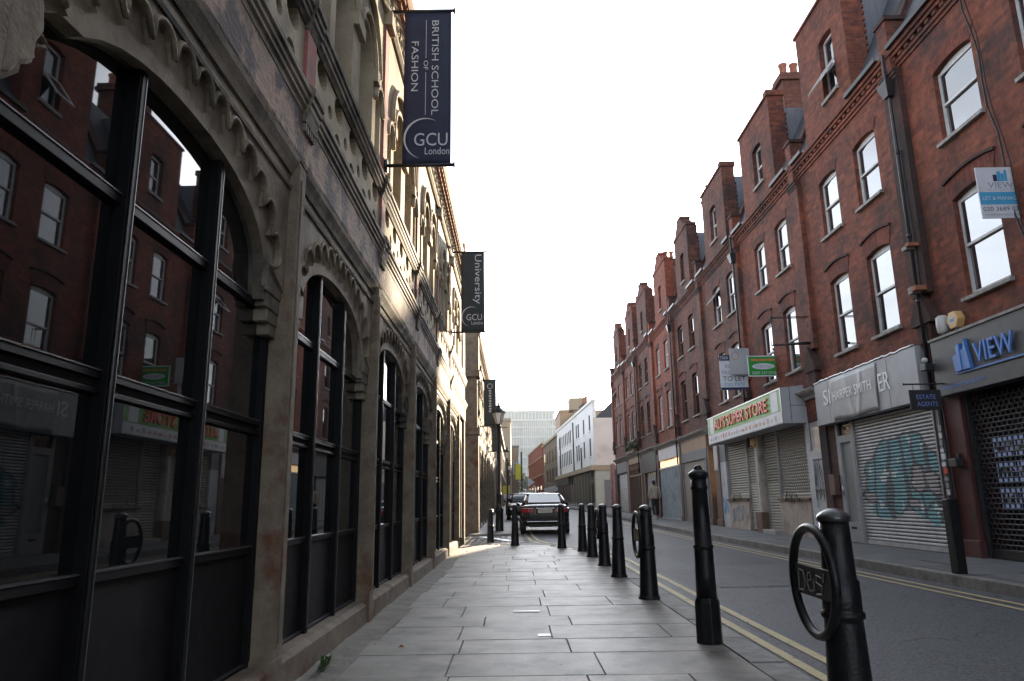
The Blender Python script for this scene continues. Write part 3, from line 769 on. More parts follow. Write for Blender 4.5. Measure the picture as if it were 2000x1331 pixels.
    ws = [(p0 + 0.445, 0.13, 5.20), (p0 + 1.03, 0.30, 5.45), (p0 + 1.94, 0.30, 5.45), (p0 + 2.525, 0.13, 5.20)]
    holes = [head(c, h_, 4.68, z_) for c, h_, z_ in ws] + [circ(p0 + 1.485, 5.72, 0.12, 0.13)]
    P.append(MB().plate([(p0 + 0.19, 4.60), (p0 + BAY - 0.02, 4.60), (p0 + BAY - 0.02, 6.55), (p0 + 0.19, 6.55)], holes, 'x', -1.40, -1.58).build('upper_wall', MT['stone_lt'], bld))
    for i in (0, 3): P.append(box('blind_niche', -1.57, -1.50, ws[i][0] - 0.14, ws[i][0] + 0.14, 4.66, 5.40, MT['stipple'], bld))
    for i in (1, 2):
        f = MB().box(-1.66, -1.60, ws[i][0] - 0.30, ws[i][0] - 0.25, 4.66, 5.85); f.box(-1.66, -1.60, ws[i][0] + 0.25, ws[i][0] + 0.30, 4.66, 5.85)
        f.box(-1.66, -1.60, ws[i][0] - 0.25, ws[i][0] + 0.25, 5.24, 5.29); f.box(-1.66, -1.60, ws[i][0] - 0.02, ws[i][0] + 0.02, 4.66, 5.24)
        wf = f.build('upper_window', MT['frame_black'], bld)
        MB().add([(-1.64, ws[i][0] - 0.32, 4.6), (-1.64, ws[i][0] + 0.32, 4.6), (-1.643, ws[i][0] + 0.32, 5.9), (-1.643, ws[i][0] - 0.32, 5.9)], [(0, 1, 2, 3)]).build('pane', MT['glass_dk'], wf, fix=False)
        P.append(wf)
    for c, h_, z_ in ws:
        P.append(MB().tube([(-1.385, c - (h_ + 0.07) * cos(pi * i / 12), z_ + (h_ + 0.07) * 1.15 * sin(pi * i / 12)) for i in range(13)], 0.03, 6).build('arch_hood', MT['stone_lt'], bld))
    for c in (p0 + 1.03, p0 + 1.94):
        P.append(MB().tube([(-1.38, c - 0.52 * cos(pi * i / 14), 5.5 + 0.62 * sin(pi * i / 14)) for i in range(15)], 0.035, 6).build('arch_hood', MT['stone_lt'], bld))
    for a_, c_ in ((0.6, 0.72), (1.34, 1.63), (2.25, 2.37)): P.append(box('impost', -1.42, -1.35, p0 + a_, p0 + c_, 5.36, 5.50, MT['stone_lt'], bld))
    P.append(box('pink_pilaster', -1.45, -1.378, p0 - 0.02, p0 + 0.19, 4.60, 6.52, MT['pink'], bld))
    # rainwater strip, capital block, ornament, corbels
    b = MB().box(-1.42, -1.31, p0 - 0.04, p0 + 0.21, 6.40, 6.58)
    P.append(b.build('capital', MT['stone_lt'], bld, bevel=0.01))
    for k in range(9):
        c = p0 + 0.3 + k * 0.285; b = MB()
        b.tube([(-1.375, c + 0.09 * cos(a * 0.62), 6.76 + 0.10 * sin(a * 0.62)) for a in range(9)], 0.028, 6)
        b.ball((-1.37, c, 6.76), 0.04, 8, 5)
        P.append(b.build('rosette', MT['ornament'], bld))
    for k in range(14):
        c = p0 + 0.02 + k * 0.2
        P.append(_yprism([(-1.38, 6.98), (-1.29, 6.98), (-1.29, 7.06), (-1.25, 7.06), (-1.25, 7.13), (-1.38, 7.13)], c, c + 0.11).build('cornice_bracket', MT['cornice_brick'], bld))
    allp = list(P)
    for k in range(1, nb):
        for o in P: allp.append(dup(o, bld, 0, BAY * k, 0))
    return P

ab = thing('arcade_building', 'grimy old arcade building with arched black windows and scalloped stone arches beside the pavement', 'building', (-1.8, 6, 0))
base_parts = arcade(ab, 4.4 - BAY, 6)
AY0, AY1 = -9.0, 20.45
def arcade_long(bld, a, b_, pad=0.0):
    box('wall', -9.0, -1.60, a, b_, 0, 7.0, MT['stone'], bld)
    _yprism([(-1.60, 3.335), (-1.395, 3.335), (-1.385, 3.36), (-1.385, 3.67), (-1.60, 3.67)], a, b_).build('frieze', MT['frieze'], bld)
    _yprism([(-1.60, 3.66), (-1.38, 3.66), (-1.374, 3.69), (-1.358, 3.705), (-1.358, 3.73), (-1.344, 3.745), (-1.344, 3.775), (-1.328, 3.79), (-1.328, 3.83), (-1.352, 3.85), (-1.38, 3.89), (-1.60, 3.90)], a, b_).build('cornice', MT['moulding'], bld)
    _yprism([(-1.60, 4.335), (-1.392, 4.335), (-1.378, 4.36), (-1.364, 4.375), (-1.364, 4.41), (-1.350, 4.425), (-1.350, 4.46), (-1.334, 4.475), (-1.334, 4.52), (-1.36, 4.55), (-1.385, 4.60), (-1.60, 4.61)], a, b_).build('cornice', MT['moulding'], bld)
    _yprism([(-1.60, 6.54), (-1.37, 6.54), (-1.34, 6.58), (-1.34, 6.62), (-1.39, 6.64), (-1.39, 6.90), (-1.36, 6.92), (-1.33, 6.96), (-1.33, 6.985), (-1.60, 6.985)], a, b_).build('upper_frieze', MT['stone_lt'], bld)
    _yprism([(-1.60, 6.98), (-1.365, 6.98), (-1.365, 7.13), (-1.235, 7.13), (-1.215, 7.18), (-1.20, 7.28), (-1.235, 7.34), (-1.60, 7.36), (-9.0, 7.36), (-9.0, 6.98)], a, b_).build('eaves_cornice', MT['cornice_brick'], bld)
arcade_long(ab, AY0, AY1)
# last narrow bay and end pier, and a plain unseen stretch added behind the camera to block sky light
for y_ in (18.4,):
    MB().box(-1.6, XP, y_, y_ + 0.17, 0, 3.33).build('pilaster', MT['stone_pier'], ab, bevel=0.006)
MB().box(-1.6, XP, 20.1, 20.45, 0, 3.34).build('pilaster', MT['stone_pier'], ab, bevel=0.006)
poly = [(18.57, 3.3), (18.57, 0.2), (18.85, 0.2), (18.85, 2.5)] + arc_pts(19.33, 0.48, 2.5, 0.3, 10)[1:-1] + [(19.81, 2.5), (19.81, 0.2), (20.1, 0.2), (20.1, 3.3)]
MB().prism(poly, 'x', XG - 0.02, XS).build('spandrel', MT['stone'], ab)
box('door', XG - 0.03, XG, 18.85, 19.81, 0.02, 3.0, MT['panel'], ab)
MB().plate([(18.4, 3.88), (20.45, 3.88), (20.45, 4.36), (18.4, 4.36)], [], 'x', -1.405, -1.6).build('upper_wall', MT['stone_lt'], ab)
MB().plate([(18.4, 4.6), (20.45, 4.6), (20.45, 6.55), (18.4, 6.55)], [[(18.95, 4.68), (18.95, 5.5), (19.1, 5.8), (19.33, 5.9), (19.56, 5.8), (19.7, 5.5), (19.7, 4.68)]], 'x', -1.40, -1.598).build('upper_wall', MT['stone_lt'], ab)
box('upper_window', -1.597, -1.58, 18.9, 19.75, 4.62, 6.0, MT['glass_dk'], ab)
box('parapet_block', -1.62, -1.22, 17.85, 18.35, 7.355, 7.75, MT['cornice_brick'], ab)
box('parapet_block', -1.62, -1.22, 12.3, 12.75, 7.355, 7.62, MT['cornice_brick'], ab)
box('upper_wall', -1.62, -1.42, AY0, 1.6, 0, 6.5, MT['stone'], ab)
# broken stump of the nearest arch corbel
b = MB()
rr = random.Random(2)
lo = [(1.77, 2.62), (1.77, 2.29), (1.82, 2.31), (1.85, 2.36), (1.90, 2.39), (1.905, 2.47), (1.93, 2.52), (1.91, 2.62)]
b.prism(lo, 'x', XG + 0.02, XP - 0.01)
b.build('broken_corbel', MT['stone'], ab, bevel=0.012)

for o in list(ab.children):
    if o.name.startswith('corbel') and max(c[1] for c in o.bound_box) < 2.3 and o.location.y < 0.1: base_parts.remove(o); bpy.data.objects.remove(o)
# second arcade beyond the alley
ab2 = thing('arcade_building', 'farther sunlit arcade building beyond the cobbled alley with a tall corner pier', 'building', (-1.8, 40, 0))
for k in range(9):
    for o in base_parts: dup(o, ab2, 0, 26.6 - 1.6 + BAY * k, 0.06)
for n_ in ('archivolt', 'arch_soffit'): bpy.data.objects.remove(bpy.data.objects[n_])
yc = 3.085; arc = [p for p in arc_pts(yc, 1.0, 2.50, 0.40) if p[0] > 2.2][:-1]
poly = [(1.77, 3.30), (1.77, 2.27), (1.86, 2.31), (1.89, 2.34), (1.94, 2.39), (1.945, 2.43), (2.0, 2.48), (1.98, 2.52), (1.965, 2.56), (1.98, 2.63), (2.08, 2.70)] + arc + [(yc + 1.02, 2.30), (4.4, 2.30), (4.4, 3.30)]
MB().prism(poly, 'x', XS - 0.09, XS - 0.028).build('archivolt', MT['stone'], ab); MB().prism(poly, 'x', XG - 0.02, XS - 0.092).build('arch_soffit', MT['moulding'], ab)  # stump bay soffit carries the same soot and painted shade
def shifted(bld, a, b_, dz):
    n0 = set(bld.children); arcade_long(bld, a, b_)
    for o in bld.children:
        if o not in n0: o.location.z += dz
shifted(ab2, 26.05, 52, 0.06)
b = MB().box(-2.6, -1.30, 26.0, 26.55, 0, 3.5); b.box(-2.66, -1.24, 25.94, 26.61, 3.5, 3.75); b.box(-2.55, -1.34, 26.02, 26.5, 3.75, 5.6); b.box(-2.66, -1.24, 25.94, 26.61, 5.6, 5.85); b.box(-2.6, -1.28, 25.98, 26.57, 5.85, 7.9); b.box(-2.68, -1.2, 25.9, 26.65, 7.9, 8.15)
b.build('corner_pier', MT['stone_pier'], ab2, bevel=0.015)
# ================================================================ RIGHT TERRACE
XR = 7.20
def arch_top(ya, yb, z, rise, n=8):
    """points of a segmental arch from (ya, z) to (yb, z)"""
    return [(ya + (yb - ya) * i / n, z + rise * (1 - (2 * i / n - 1) ** 2)) for i in range(n + 1)]

def wall_pieces(b, y0, y1, z0, z1, cols, x0, x1):
    """wall with columns of arched openings; cols: [(ya, yb, [(za, zb, rise), ...])]"""
    cur = y0
    for ya, yb, ops in sorted(cols):
        if ya > cur: b.prism([(cur, z0), (ya, z0), (ya, z1), (cur, z1)], 'x', x0, x1)
        zc = z0
        ops = sorted(ops)
        bot = [(ya, zc), (yb, zc)]
        for za, zb, rise in ops:
            b.prism(bot + [(yb, za), (ya, za)], 'x', x0, x1)
            bot = arch_top(ya, yb, zb, rise)
        b.prism(bot + [(yb, z1), (ya, z1)], 'x', x0, x1)
        cur = yb
    if cur < y1: b.prism([(cur, z0), (y1, z0), (y1, z1), (cur, z1)], 'x', x0, x1)
    return b

def sash(parent, ya, yb, za, zb, rise, xf, glass, rr, sill=True, open_top=0.0, name='window', frame='white_paint'):
    """sash window set back in its opening: frame, two panes, sill"""
    b = MB(); t = 0.042; zt = zb + rise
    b.box(xf, xf + 0.06, ya, ya + t, za, zt); b.box(xf, xf + 0.06, yb - t, yb, za, zt)
    b.box(xf, xf + 0.06, ya + t, yb - t, za, za + 0.06)
    b.prism([(ya + t, zb - 0.05)] + [(yb - t, zb - 0.05)] + arch_top(ya + t, yb - t, zb, rise, 6)[::-1], 'x', xf, xf + 0.06)
    zm = (za + zb) / 2 + 0.02
    b.box(xf - 0.008, xf + 0.05, ya + t, yb - t, zm - 0.022, zm + 0.018)
    w = b.build(name, MT[frame], parent)
    for (p, q, xo) in ((za + 0.06, zm - 0.028, 0.035), (zm + 0.022, zb - 0.05, 0.015)):
        a1, a2 = rr.uniform(-0.004, 0.004), rr.uniform(-0.004, 0.004)
        x = xf + xo
        MB().add([(x + a1, ya + t, p), (x - a1, yb - t, p), (x - a1 + a2, yb - t, q), (x + a1 + a2, ya + t, q)], [(0, 1, 2, 3)]).build('pane', MT[glass], w, fix=False)
    if sill:
        s = _yprism([(XR - 0.075, za - 0.085), (XR + 0.13, za - 0.085), (XR + 0.13, za - 0.002), (XR - 0.01, za - 0.012), (XR - 0.075, za - 0.03)], ya - 0.07, yb + 0.07)
        s.build('sill', MT['sill'], w)
    if open_top:
        # top sash tilted outwards
        h = zb - zm - 0.06; yy0, yy1 = ya + t, yb - t
        f = MB(); dx, dz = h * sin(open_top), h * cos(open_top)
        def q(y_, u, o): return (xf - 0.03 - u * dx + o * cos(open_top), y_, zb - 0.05 - u * dz - o * sin(open_top) * 0)
        for (u0, u1, s0, s1) in ((0, 0.08, yy0, yy1), (0.92, 1, yy0, yy1), (0.08, 0.92, yy0, yy0 + 0.05), (0.08, 0.92, yy1 - 0.05, yy1)):
            f.add([q(s0, u0, 0), q(s1, u0, 0), q(s1, u1, 0), q(s0, u1, 0), q(s0, u0, .03), q(s1, u0, .03), q(s1, u1, .03), q(s0, u1, .03)],
                  [(0, 1, 2, 3), (4, 7, 6, 5), (0, 4, 5, 1), (1, 5, 6, 2), (2, 6, 7, 3), (3, 7, 4, 0)])
        f.build('open_sash', MT[frame], w)
        MB().add([q(yy0 + .05, .08, .015), q(yy1 - .05, .08, .015), q(yy1 - .05, .92, .015), q(yy0 + .05, .92, .015)], [(0, 1, 2, 3)]).build('pane', MT[glass], w, fix=False)
    return w

def brick_arch(house, ya, yb, zb, rise, H_=0.22):
    """gauged brick arch with a slightly splayed outline, a little proud of the wall"""
    n = 10
    lo = arch_top(ya - 0.01, yb + 0.01, zb + 0.004, rise, n); hi = arch_top(ya - 0.12, yb + 0.12, zb + H_, rise * 1.15, n)
    MB().prism(lo + hi[::-1], 'x', XR - 0.012, XR + 0.1).build('brick_arch', MT['soldier'], house)
def hood(house, ya, yb, z, rise):
    """thin curved string of moulded brick"""
    lo = arch_top(ya - 0.14, yb + 0.14, z, rise, 12); hi = [(p[0], p[1] + 0.045) for p in lo]
    MB().prism(lo + hi[::-1], 'x', XR - 0.05, XR + 0.05).build('hood_mould', MT['brick_soot'], house)

def row_house(name, label, y0, y1, dz, cols, brick, dorm=None, pipe=True, glass='glass_b', frame='white_paint', opens=(), shaped=False, soot_pier=False, chim=True, wz=None, roofcut=None):
    cols = [(a, c + 0.17) for a, c in cols]
    h = thing(name, label, 'house', (XR + 3, (y0 + y1) / 2, 0), group='red brick terrace houses above the shops')
    rr = random.Random(int(y0 * 10) + 3)
    EA = 9.26 + dz
    w3 = (6.92 + dz, 8.20 + dz); w2 = (4.22 + dz, 5.81 + dz)
    if wz: w3, w2 = wz
    RI = 0.07
    b = MB()
    wall_pieces(b, y0, y1, 2.9, 8.93 + dz, [(a, c, [(w2[0], w2[1], RI), (w3[0], w3[1], RI)]) for a, c in cols], XR, XR + 0.24)
    b.build('wall', MT[brick], h)
    b = MB().box(XR + 0.5, XR + 7.5, y0, y1, 0.0, 9.0 + dz)
    b.build('rear_block', MT['brick_soot'], h)
    # dark room fronts behind the windows
    for a, c in cols:
        for (za, zb), nm in ((w3, 'w3'), (w2, 'w2')):
            op = 0.0
            for (oc, on, an) in opens:
                if on == nm and abs(oc - (a + c) / 2) < 0.45: op = an
            gl = glass if isinstance(glass, str) else glass[rr.randrange(len(glass))]
            sash(h, a + 0.002, c - 0.002, za, zb, RI, XR + 0.085, gl, rr, open_top=op, frame=frame)
            brick_arch(h, a, c, zb, RI, 0.32 if nm == 'w2' else 0.22)
        hood(h, a, c, w2[1] + 0.325, RI * 1.15)
    # eaves cornice, dentils, gutter
    e = EA
    _yprism([(XR + 0.2, e - 0.40), (XR - 0.03, e - 0.40), (XR - 0.03, e - 0.33), (XR - 0.06, e - 0.33), (XR - 0.06, e - 0.26), (XR + 0.0, e - 0.26), (XR + 0.0, e - 0.19), (XR - 0.11, e - 0.19), (XR - 0.11, e - 0.12), (XR - 0.15, e - 0.12), (XR - 0.15, e - 0.04), (XR + 0.2, e - 0.04)], y0 + 0.0, y1).build('eaves_cornice', MT[brick], h)
    b = MB(); n = int((y1 - y0) / 0.22)
    for k in range(n): b.box(XR - 0.085, XR + 0.05, y0 + 0.06 + k * 0.22, y0 + 0.17 + k * 0.22, e - 0.258, e - 0.192)
    b.build('dentil_course', MT['brick'], h, kind='stuff')
    d0, d1 = (dorm[0], dorm[1]) if dorm else (y0, y0)
    for (a, c) in ((y0 + 0.2, d0), (d1, y1 - 0.2)):
        if c - a > 0.15:
            _yprism([(XR - 0.22, e - 0.04), (XR - 0.09, e - 0.04), (XR - 0.09, e + 0.06), (XR - 0.10, e + 0.06), (XR - 0.10, e - 0.02), (XR - 0.21, e - 0.02), (XR - 0.21, e + 0.05), (XR - 0.22, e + 0.05)], a, c).build('gutter', MT['black_pipe'], h)
    # slate mansard
    _yprism([(XR - 0.08, e - 0.03), (XR + 1.25, e + 2.75), (XR + 4.0, e + 3.6), (XR + 7.4, e - 0.02)], y0 + 0.1, y1 - 0.1).build('roof', MT['slate'], h)
    # party wall at the far side
    yp = y1
    MB().prism([(XR - 0.13, e - 0.42), (XR - 0.13, e + 0.62), (XR + 0.16, e + 0.62), (XR + 1.30, e + 2.96), (XR + 4.0, e + 3.74), (XR + 4.0, e - 0.4)][::-1], 'y', yp - 0.16, yp + 0.16).build('party_wall', MT[brick], h)
    b = MB().box(XR - 0.16, XR + 0.33, yp - 0.21, yp + 0.21, e + 0.62, e + 0.70)
    b.prism([(XR + 0.20, e + 0.68), (XR + 1.32, e + 2.98), (XR + 4.0, e + 3.75), (XR + 4.0, e + 3.81), (XR + 1.28, e + 3.04), (XR + 0.16, e + 0.71)], 'y', yp - 0.20, yp + 0.20)
    b.build('coping', MT['brick_soot'], h)
    # pier on the front at the far side with corbel and gablet
    pm = MT['brick_soot'] if soot_pier else MT[brick]
    MB().box(XR - 0.11, XR + 0.05, yp - 0.26, yp + 0.26, 4.55 + dz, e - 0.43).build('pier', pm, h)
    b = MB().box(XR - 0.17, XR + 0.05, yp - 0.30, yp + 0.30, 4.02 + dz, 4.12 + dz)
    b.prism([(yp - 0.30, 4.12 + dz), (yp + 0.30, 4.12 + dz), (yp, 4.62 + dz)], 'x', XR - 0.17, XR + 0.05)
    b.box(XR - 0.13, XR + 0.05, yp - 0.20, yp + 0.20, 3.70 + dz, 4.02 + dz)
    cb_ = MB()
    for k in range(3): cb_.box(XR - 0.13 - 0.02 * k, XR + 0.05, yp - 0.27, yp + 0.27, e - 0.62 + 0.07 * k, e - 0.56 + 0.07 * k)
    b.build('gablet', MT['brick_soot'], h); cb_.build('pier_corbel', MT['brick_soot'], h)
    # dormer: brick front flush with the wall, zinc cheeks
    if dorm:
        ya, yb, wa, wb, zt = dorm
        zw0, zw1 = e + 0.62, zt - 0.95
        b = MB()
        wall_pieces(b, ya, yb, e - 0.03, zt, [(wa, wb, [(zw0, zw1, 0.06)])], XR - 0.02, XR + 0.42)
        d = b.build('dormer', MT[brick], h)
        sash(d, wa + 0.002, wb - 0.002, zw0, zw1, 0.06, XR + 0.10, glass if isinstance(glass, str) else glass[0], rr, sill=False, name='dormer_window', frame=frame) if False else None
        # window of the dormer: frame and panes as sub-parts
        t = 0.05; f = MB(); xf = XR + 0.10
        f.box(xf, xf + .05, wa + .002, wa + t, zw0, zw1 + .06); f.box(xf, xf + .05, wb - t, wb - .002, zw0, zw1 + .06)
        zm = (zw0 + zw1) / 2
        for q in (zw0, zm - 0.03, zw1 - 0.03): f.box(xf - .004, xf + .05, wa + t, wb - t, q, q + 0.06)
        f.build('window_frame', MT[frame], d)
        for (p, q) in ((zw0 + .06, zm - .03), (zm + .03, zw1 - .03)):
            a1 = rr.uniform(-0.006, 0.006)
            MB().add([(xf + .02 + a1, wa + t, p), (xf + .02 - a1, wb - t, p), (xf + .02 - a1, wb - t, q), (xf + .02 + a1, wa + t, q)], [(0, 1, 2, 3)]).build('pane', MT[glass if isinstance(glass, str) else glass[0]], d, fix=False)
        box('sill', XR - 0.08, XR + 0.1, wa - 0.06, wb + 0.06, zw0 - 0.08, zw0 - 0.002, MT['sill'], d)
        box('cheek', XR + 0.42, XR + 2.4, ya + 0.10, yb - 0.10, e + 0.3, zt - 0.32, MT['zinc'], d)
        b = MB()
        # toothed edge of the brick return
        for k in range(int((zt - e - 0.4) / 0.15)):
            b.box(XR + 0.42, XR + 0.47, ya, ya + 0.1, e + 0.05 + k * 0.15, e + 0.05 + k * 0.15 + 0.07)
        b.build('toothing', MT[brick], d, kind='stuff')
        yc = (ya + yb) / 2; W = yb - ya
        b = MB()
        if shaped:
            sh = [(ya - 0.05, zt), (yb + 0.05, zt), (yb + 0.05, zt + 0.10), (yc + W * 0.34, zt + 0.14), (yc + W * 0.27, zt + 0.34), (yc + W * 0.15, zt + 0.50), (yc + W * 0.13, zt + 0.62), (yc - W * 0.13, zt + 0.62), (yc - W * 0.15, zt + 0.50), (yc - W * 0.27, zt + 0.34), (yc - W * 0.34, zt + 0.14), (ya - 0.05, zt + 0.10)]
            b.prism(sh, 'x', XR - 0.05, XR + 0.38)
            b.box(XR - 0.07, XR + 0.40, yc - W * 0.15, yc + W * 0.15, zt + 0.62, zt + 0.68)
        else:
            b.box(XR - 0.06, XR + 0.46, ya - 0.05, yb + 0.05, zt, zt + 0.07)
            b.box(XR - 0.06, XR + 0.46, ya - 0.04, ya + 0.20, zt + 0.07, zt + 0.17)
        b.build('dormer_gable', MT[brick], d)
    if pipe:
        b = MB(); px = XR - 0.17; py = yp - 0.05
        b.tube([(px - 0.02, py, e - 0.05), (px - 0.02, py, 8.45 + dz), (px, py, 8.3 + dz), (px, py, 2.6)], 0.031, 10)
        for z_ in (7.2, 5.6, 4.4, 3.2): b.lathe([(0.042, 0), (0.042, 0.06)], (px, py, z_ + dz), 10)
        dp = b.build('drainpipe', MT['black_pipe'], h)
        hb = MB()
        hb.add([(px - .13, py - .17, 8.62 + dz), (px + .13, py - .17, 8.62 + dz), (px + .13, py + .17, 8.62 + dz), (px - .13, py + .17, 8.62 + dz), (px - .07, py - .08, 8.34 + dz), (px + .07, py - .08, 8.34 + dz), (px + .07, py + .08, 8.34 + dz), (px - .07, py + .08, 8.34 + dz)],
               [(0, 1, 2, 3), (4, 7, 6, 5), (0, 4, 5, 1), (1, 5, 6, 2), (2, 6, 7, 3), (3, 7, 4, 0)])
        hb.build('hopper', MT['black_pipe'], dp)
    if chim:
        b = MB().box(XR + 1.9, XR + 3.4, yp - 0.34, yp + 0.34, e + 2.8, e + 5.55); b.box(XR + 1.8, XR + 3.5, yp - 0.43, yp + 0.43, e + 5.35, e + 5.48); b.box(XR + 1.84, XR + 3.46, yp - 0.39, yp + 0.39, e + 5.48, e + 5.62)
        c = b.build('chimney', MT['brick_b'], h)
        for k in range(4):
            MB().lathe([(0.15, 0), (0.12, 0.1), (0.12, 0.42), (0.15, 0.46), (0.15, 0.52), (0.10, 0.52)], (XR + 2.1 + k * 0.36, yp, e + 5.62), 12).build('chimney_pot', MT['terracotta'], c)
    return h

H = {}
H[1] = row_house('brick_house', 'nearest red brick house above the dark grey estate agent shop with wide sash windows', -8.0, 12.1, -0.04,  # also covers unseen neighbours behind the camera, added to dim the foreground
                 [(9.97, 10.83), (8.05, 8.90), (5.6, 6.4), (3.4, 4.2), (0.8, 1.6), (-2.4, -1.6)], 'brick', None, soot_pier=True, wz=((6.84, 8.06), (4.18, 5.78)), chim=True)
H[2] = row_house('brick_house', 'red brick house above the tarpaulin covered pale grey shop sign, its dormer window open', 12.1, 16.9, 0.0, [(13.03, 13.78), (14.78, 15.5)], 'brick', (13.62, 16.0, 14.18, 14.85, 12.28), pipe=False, chim=False)
H[3] = row_house('brick_house', 'red brick house above the white graffiti door and near half of the green store sign', 16.9, 21.9, 0.08, [(17.78, 18.45), (19.50, 20.16)], 'brick', (18.15, 20.75, 19.0, 19.7, 12.06), chim=True)
H[4] = row_house('brick_house', 'red brick house with its upper window tilted open behind the white letting boards', 21.9, 26.6, 0.15, [(22.4, 23.1), (24.07, 24.78)], 'brick_b', (22.75, 25.4, 23.75, 24.5, 12.2), pipe=False, opens=((24.4, 'w3', radians(38)),), chim=False)
H[5] = row_house('brick_house', 'brown brick house with dark unlit sash windows above the blue grey boarded shop', 26.6, 31.6, 0.15, [(27.9, 28.6), (29.85, 30.55)], 'brick_b', (27.9, 30.2, 28.7, 29.3, 12.15), shaped=True, glass='glass_dk', frame='brown_wood')
H[6] = row_house('brick_house', 'bright red brick house with white blinds in its windows above the pale blue concertina shutter', 31.6, 36.6, 0.22, [(32.9, 33.6), (34.85, 35.55)], 'brick_bright', (32.4, 35.2, 33.5, 34.1, 12.2), pipe=False, shaped=True, glass='glass_bl', chim=False)
H[7] = row_house('brick_house', 'red brick house above the black shop board where a person walks past', 36.6, 41.5, 0.38, [(38.1, 38.8), (40.0, 40.7)], 'brick_b', (37.6, 40.4, 38.7, 39.3, 12.3), shaped=True, glass='glass_dk', frame='brown_wood')
H[8] = row_house('brick_house', 'red brick house with green plants in the box above its brown shopfront', 41.5, 46.6, 0.48, [(43.2, 43.9), (45.0, 45.7)], 'brick', (42.1, 44.9, 43.2, 43.8, 12.4), pipe=False, shaped=True, glass=('glass_dk', 'glass_b'), chim=False)
H[9] = row_house('brick_house', 'last red brick house at the far end of the terrace with a window propped open', 46.6, 52.0, 0.60, [(48.5, 49.2), (50.4, 51.1)], 'brick', (47.9, 50.5, 49.0, 49.6, 12.5), pipe=False, shaped=True, glass=('glass_b', 'glass_bl'), opens=((50.75, 'w3', radians(35)),))
# end wall of the terrace
MB().box(XR, XR + 7.5, 52.0, 52.25, 0, 9.6).build('end_wall', MT['brick_b'], H[9])
# window of the open dormer on the second house: sash leaning out with a yellow cloth on it
f = MB()
c0 = Vector((XR + 0.02, 14.82, 10.62)); u = Vector((-0.42, 0, -0.62))
for (a, b_, s0, s1) in ((0, .08, 14.2, 14.83), (.92, 1, 14.2, 14.83), (.08, .92, 14.2, 14.25), (.08, .92, 14.78, 14.83)):
    p = [Vector((XR + 0.02, s, 10.66)) + u * t for s, t in ((s0, a), (s1, a), (s1, b_), (s0, b_))]
    f.add([tuple(q) for q in p] + [tuple(q + Vector((0.03, 0, -0.02))) for q in p], [(0, 1, 2, 3), (4, 7, 6, 5), (0, 4, 5, 1), (1, 5, 6, 2), (2, 6, 7, 3), (3, 7, 4, 0)])
dm = [o for o in H[2].children if o.name.startswith('dormer')][0]
f.build('open_sash', MT['white_paint'], dm)
p = [Vector((XR + 0.03, s, 10.65)) + u * t for s, t in ((14.24, .06), (14.79, .06), (14.79, .94), (14.24, .94))]
MB().add([tuple(q) for q in p], [(0, 1, 2, 3)]).build('pane', MT['glass_b'], dm, fix=False)

# ---------------------------------------------------------------- shop level: piers, backs
def shop_back(h, y0, y1, xb=XR + 0.42):
    MB().box(xb, xb + 0.06, y0, y1, 0.05, 3.4).build('shop_back', MT['dark'], h)
for k, (a, c) in enumerate([(-8, 12.1), (12.1, 16.9), (16.9, 21.9), (21.9, 26.6), (26.6, 31.6), (31.6, 36.6), (36.6, 41.5), (41.5, 46.6), (46.6, 52)]): shop_back(H[k + 1], a, c)
def pier(h, ya, yb, m, z1=3.0, x=XR - 0.06, base=True):
    b = MB().box(x, XR + 0.4, ya, yb, 0.0, z1)
    o = b.build('shop_pier', MT[m], h, bevel=0.012)
    if base: box('pier_base', x - 0.04, XR + 0.3, ya - 0.03, yb + 0.03, 0.0, 0.42, MT[m], h, bevel=0.012)
pier(H[1], 11.52, 12.0, 'oxblood', 3.7); pier(H[2], 12.0, 12.32, 'oxblood', 3.7, XR - 0.02)
pier(H[3], 16.62, 17.0, 'brick_soot', 3.4); pier(H[3], 21.2, 21.6, 'riser', 2.9, XR - 0.12)
pier(H[4], 25.6, 26.2, 'brown_wood', 2.9); pier(H[4], 26.85, 27.1, 'brown_wood', 3.0)
pier(H[5], 31.45, 31.8, 'brown_wood', 3.3); pier(H[6], 36.4, 36.85, 'oxblood', 3.3); pier(H[7], 41.2, 41.7, 'brown_wood', 3.4); pier(H[8], 45.9, 46.8, 'brown_wood', 3.5); pier(H[9], 51.4, 52.0, 'brick_soot', 3.5)
def cornice(h, y0, y1, z, m='sill', x=XR):
    _yprism([(x + 0.2, z - 0.22), (x - 0.06, z - 0.22), (x - 0.09, z - 0.16), (x - 0.20, z - 0.08), (x - 0.24, z - 0.02), (x - 0.22, z), (x + 0.2, z + 0.03)], y0, y1).build('shop_cornice', MT[m], h)
for k, (a, c, z) in {5: (26.9, 31.4, 3.68), 6: (31.8, 36.4, 3.72), 7: (36.9, 41.2, 3.78), 8: (41.7, 46.4, 3.84), 9: (46.8, 51.9, 3.9)}.items(): cornice(H[k], a, c, z)
cornice(H[3], 16.75, 17.8, 3.65)

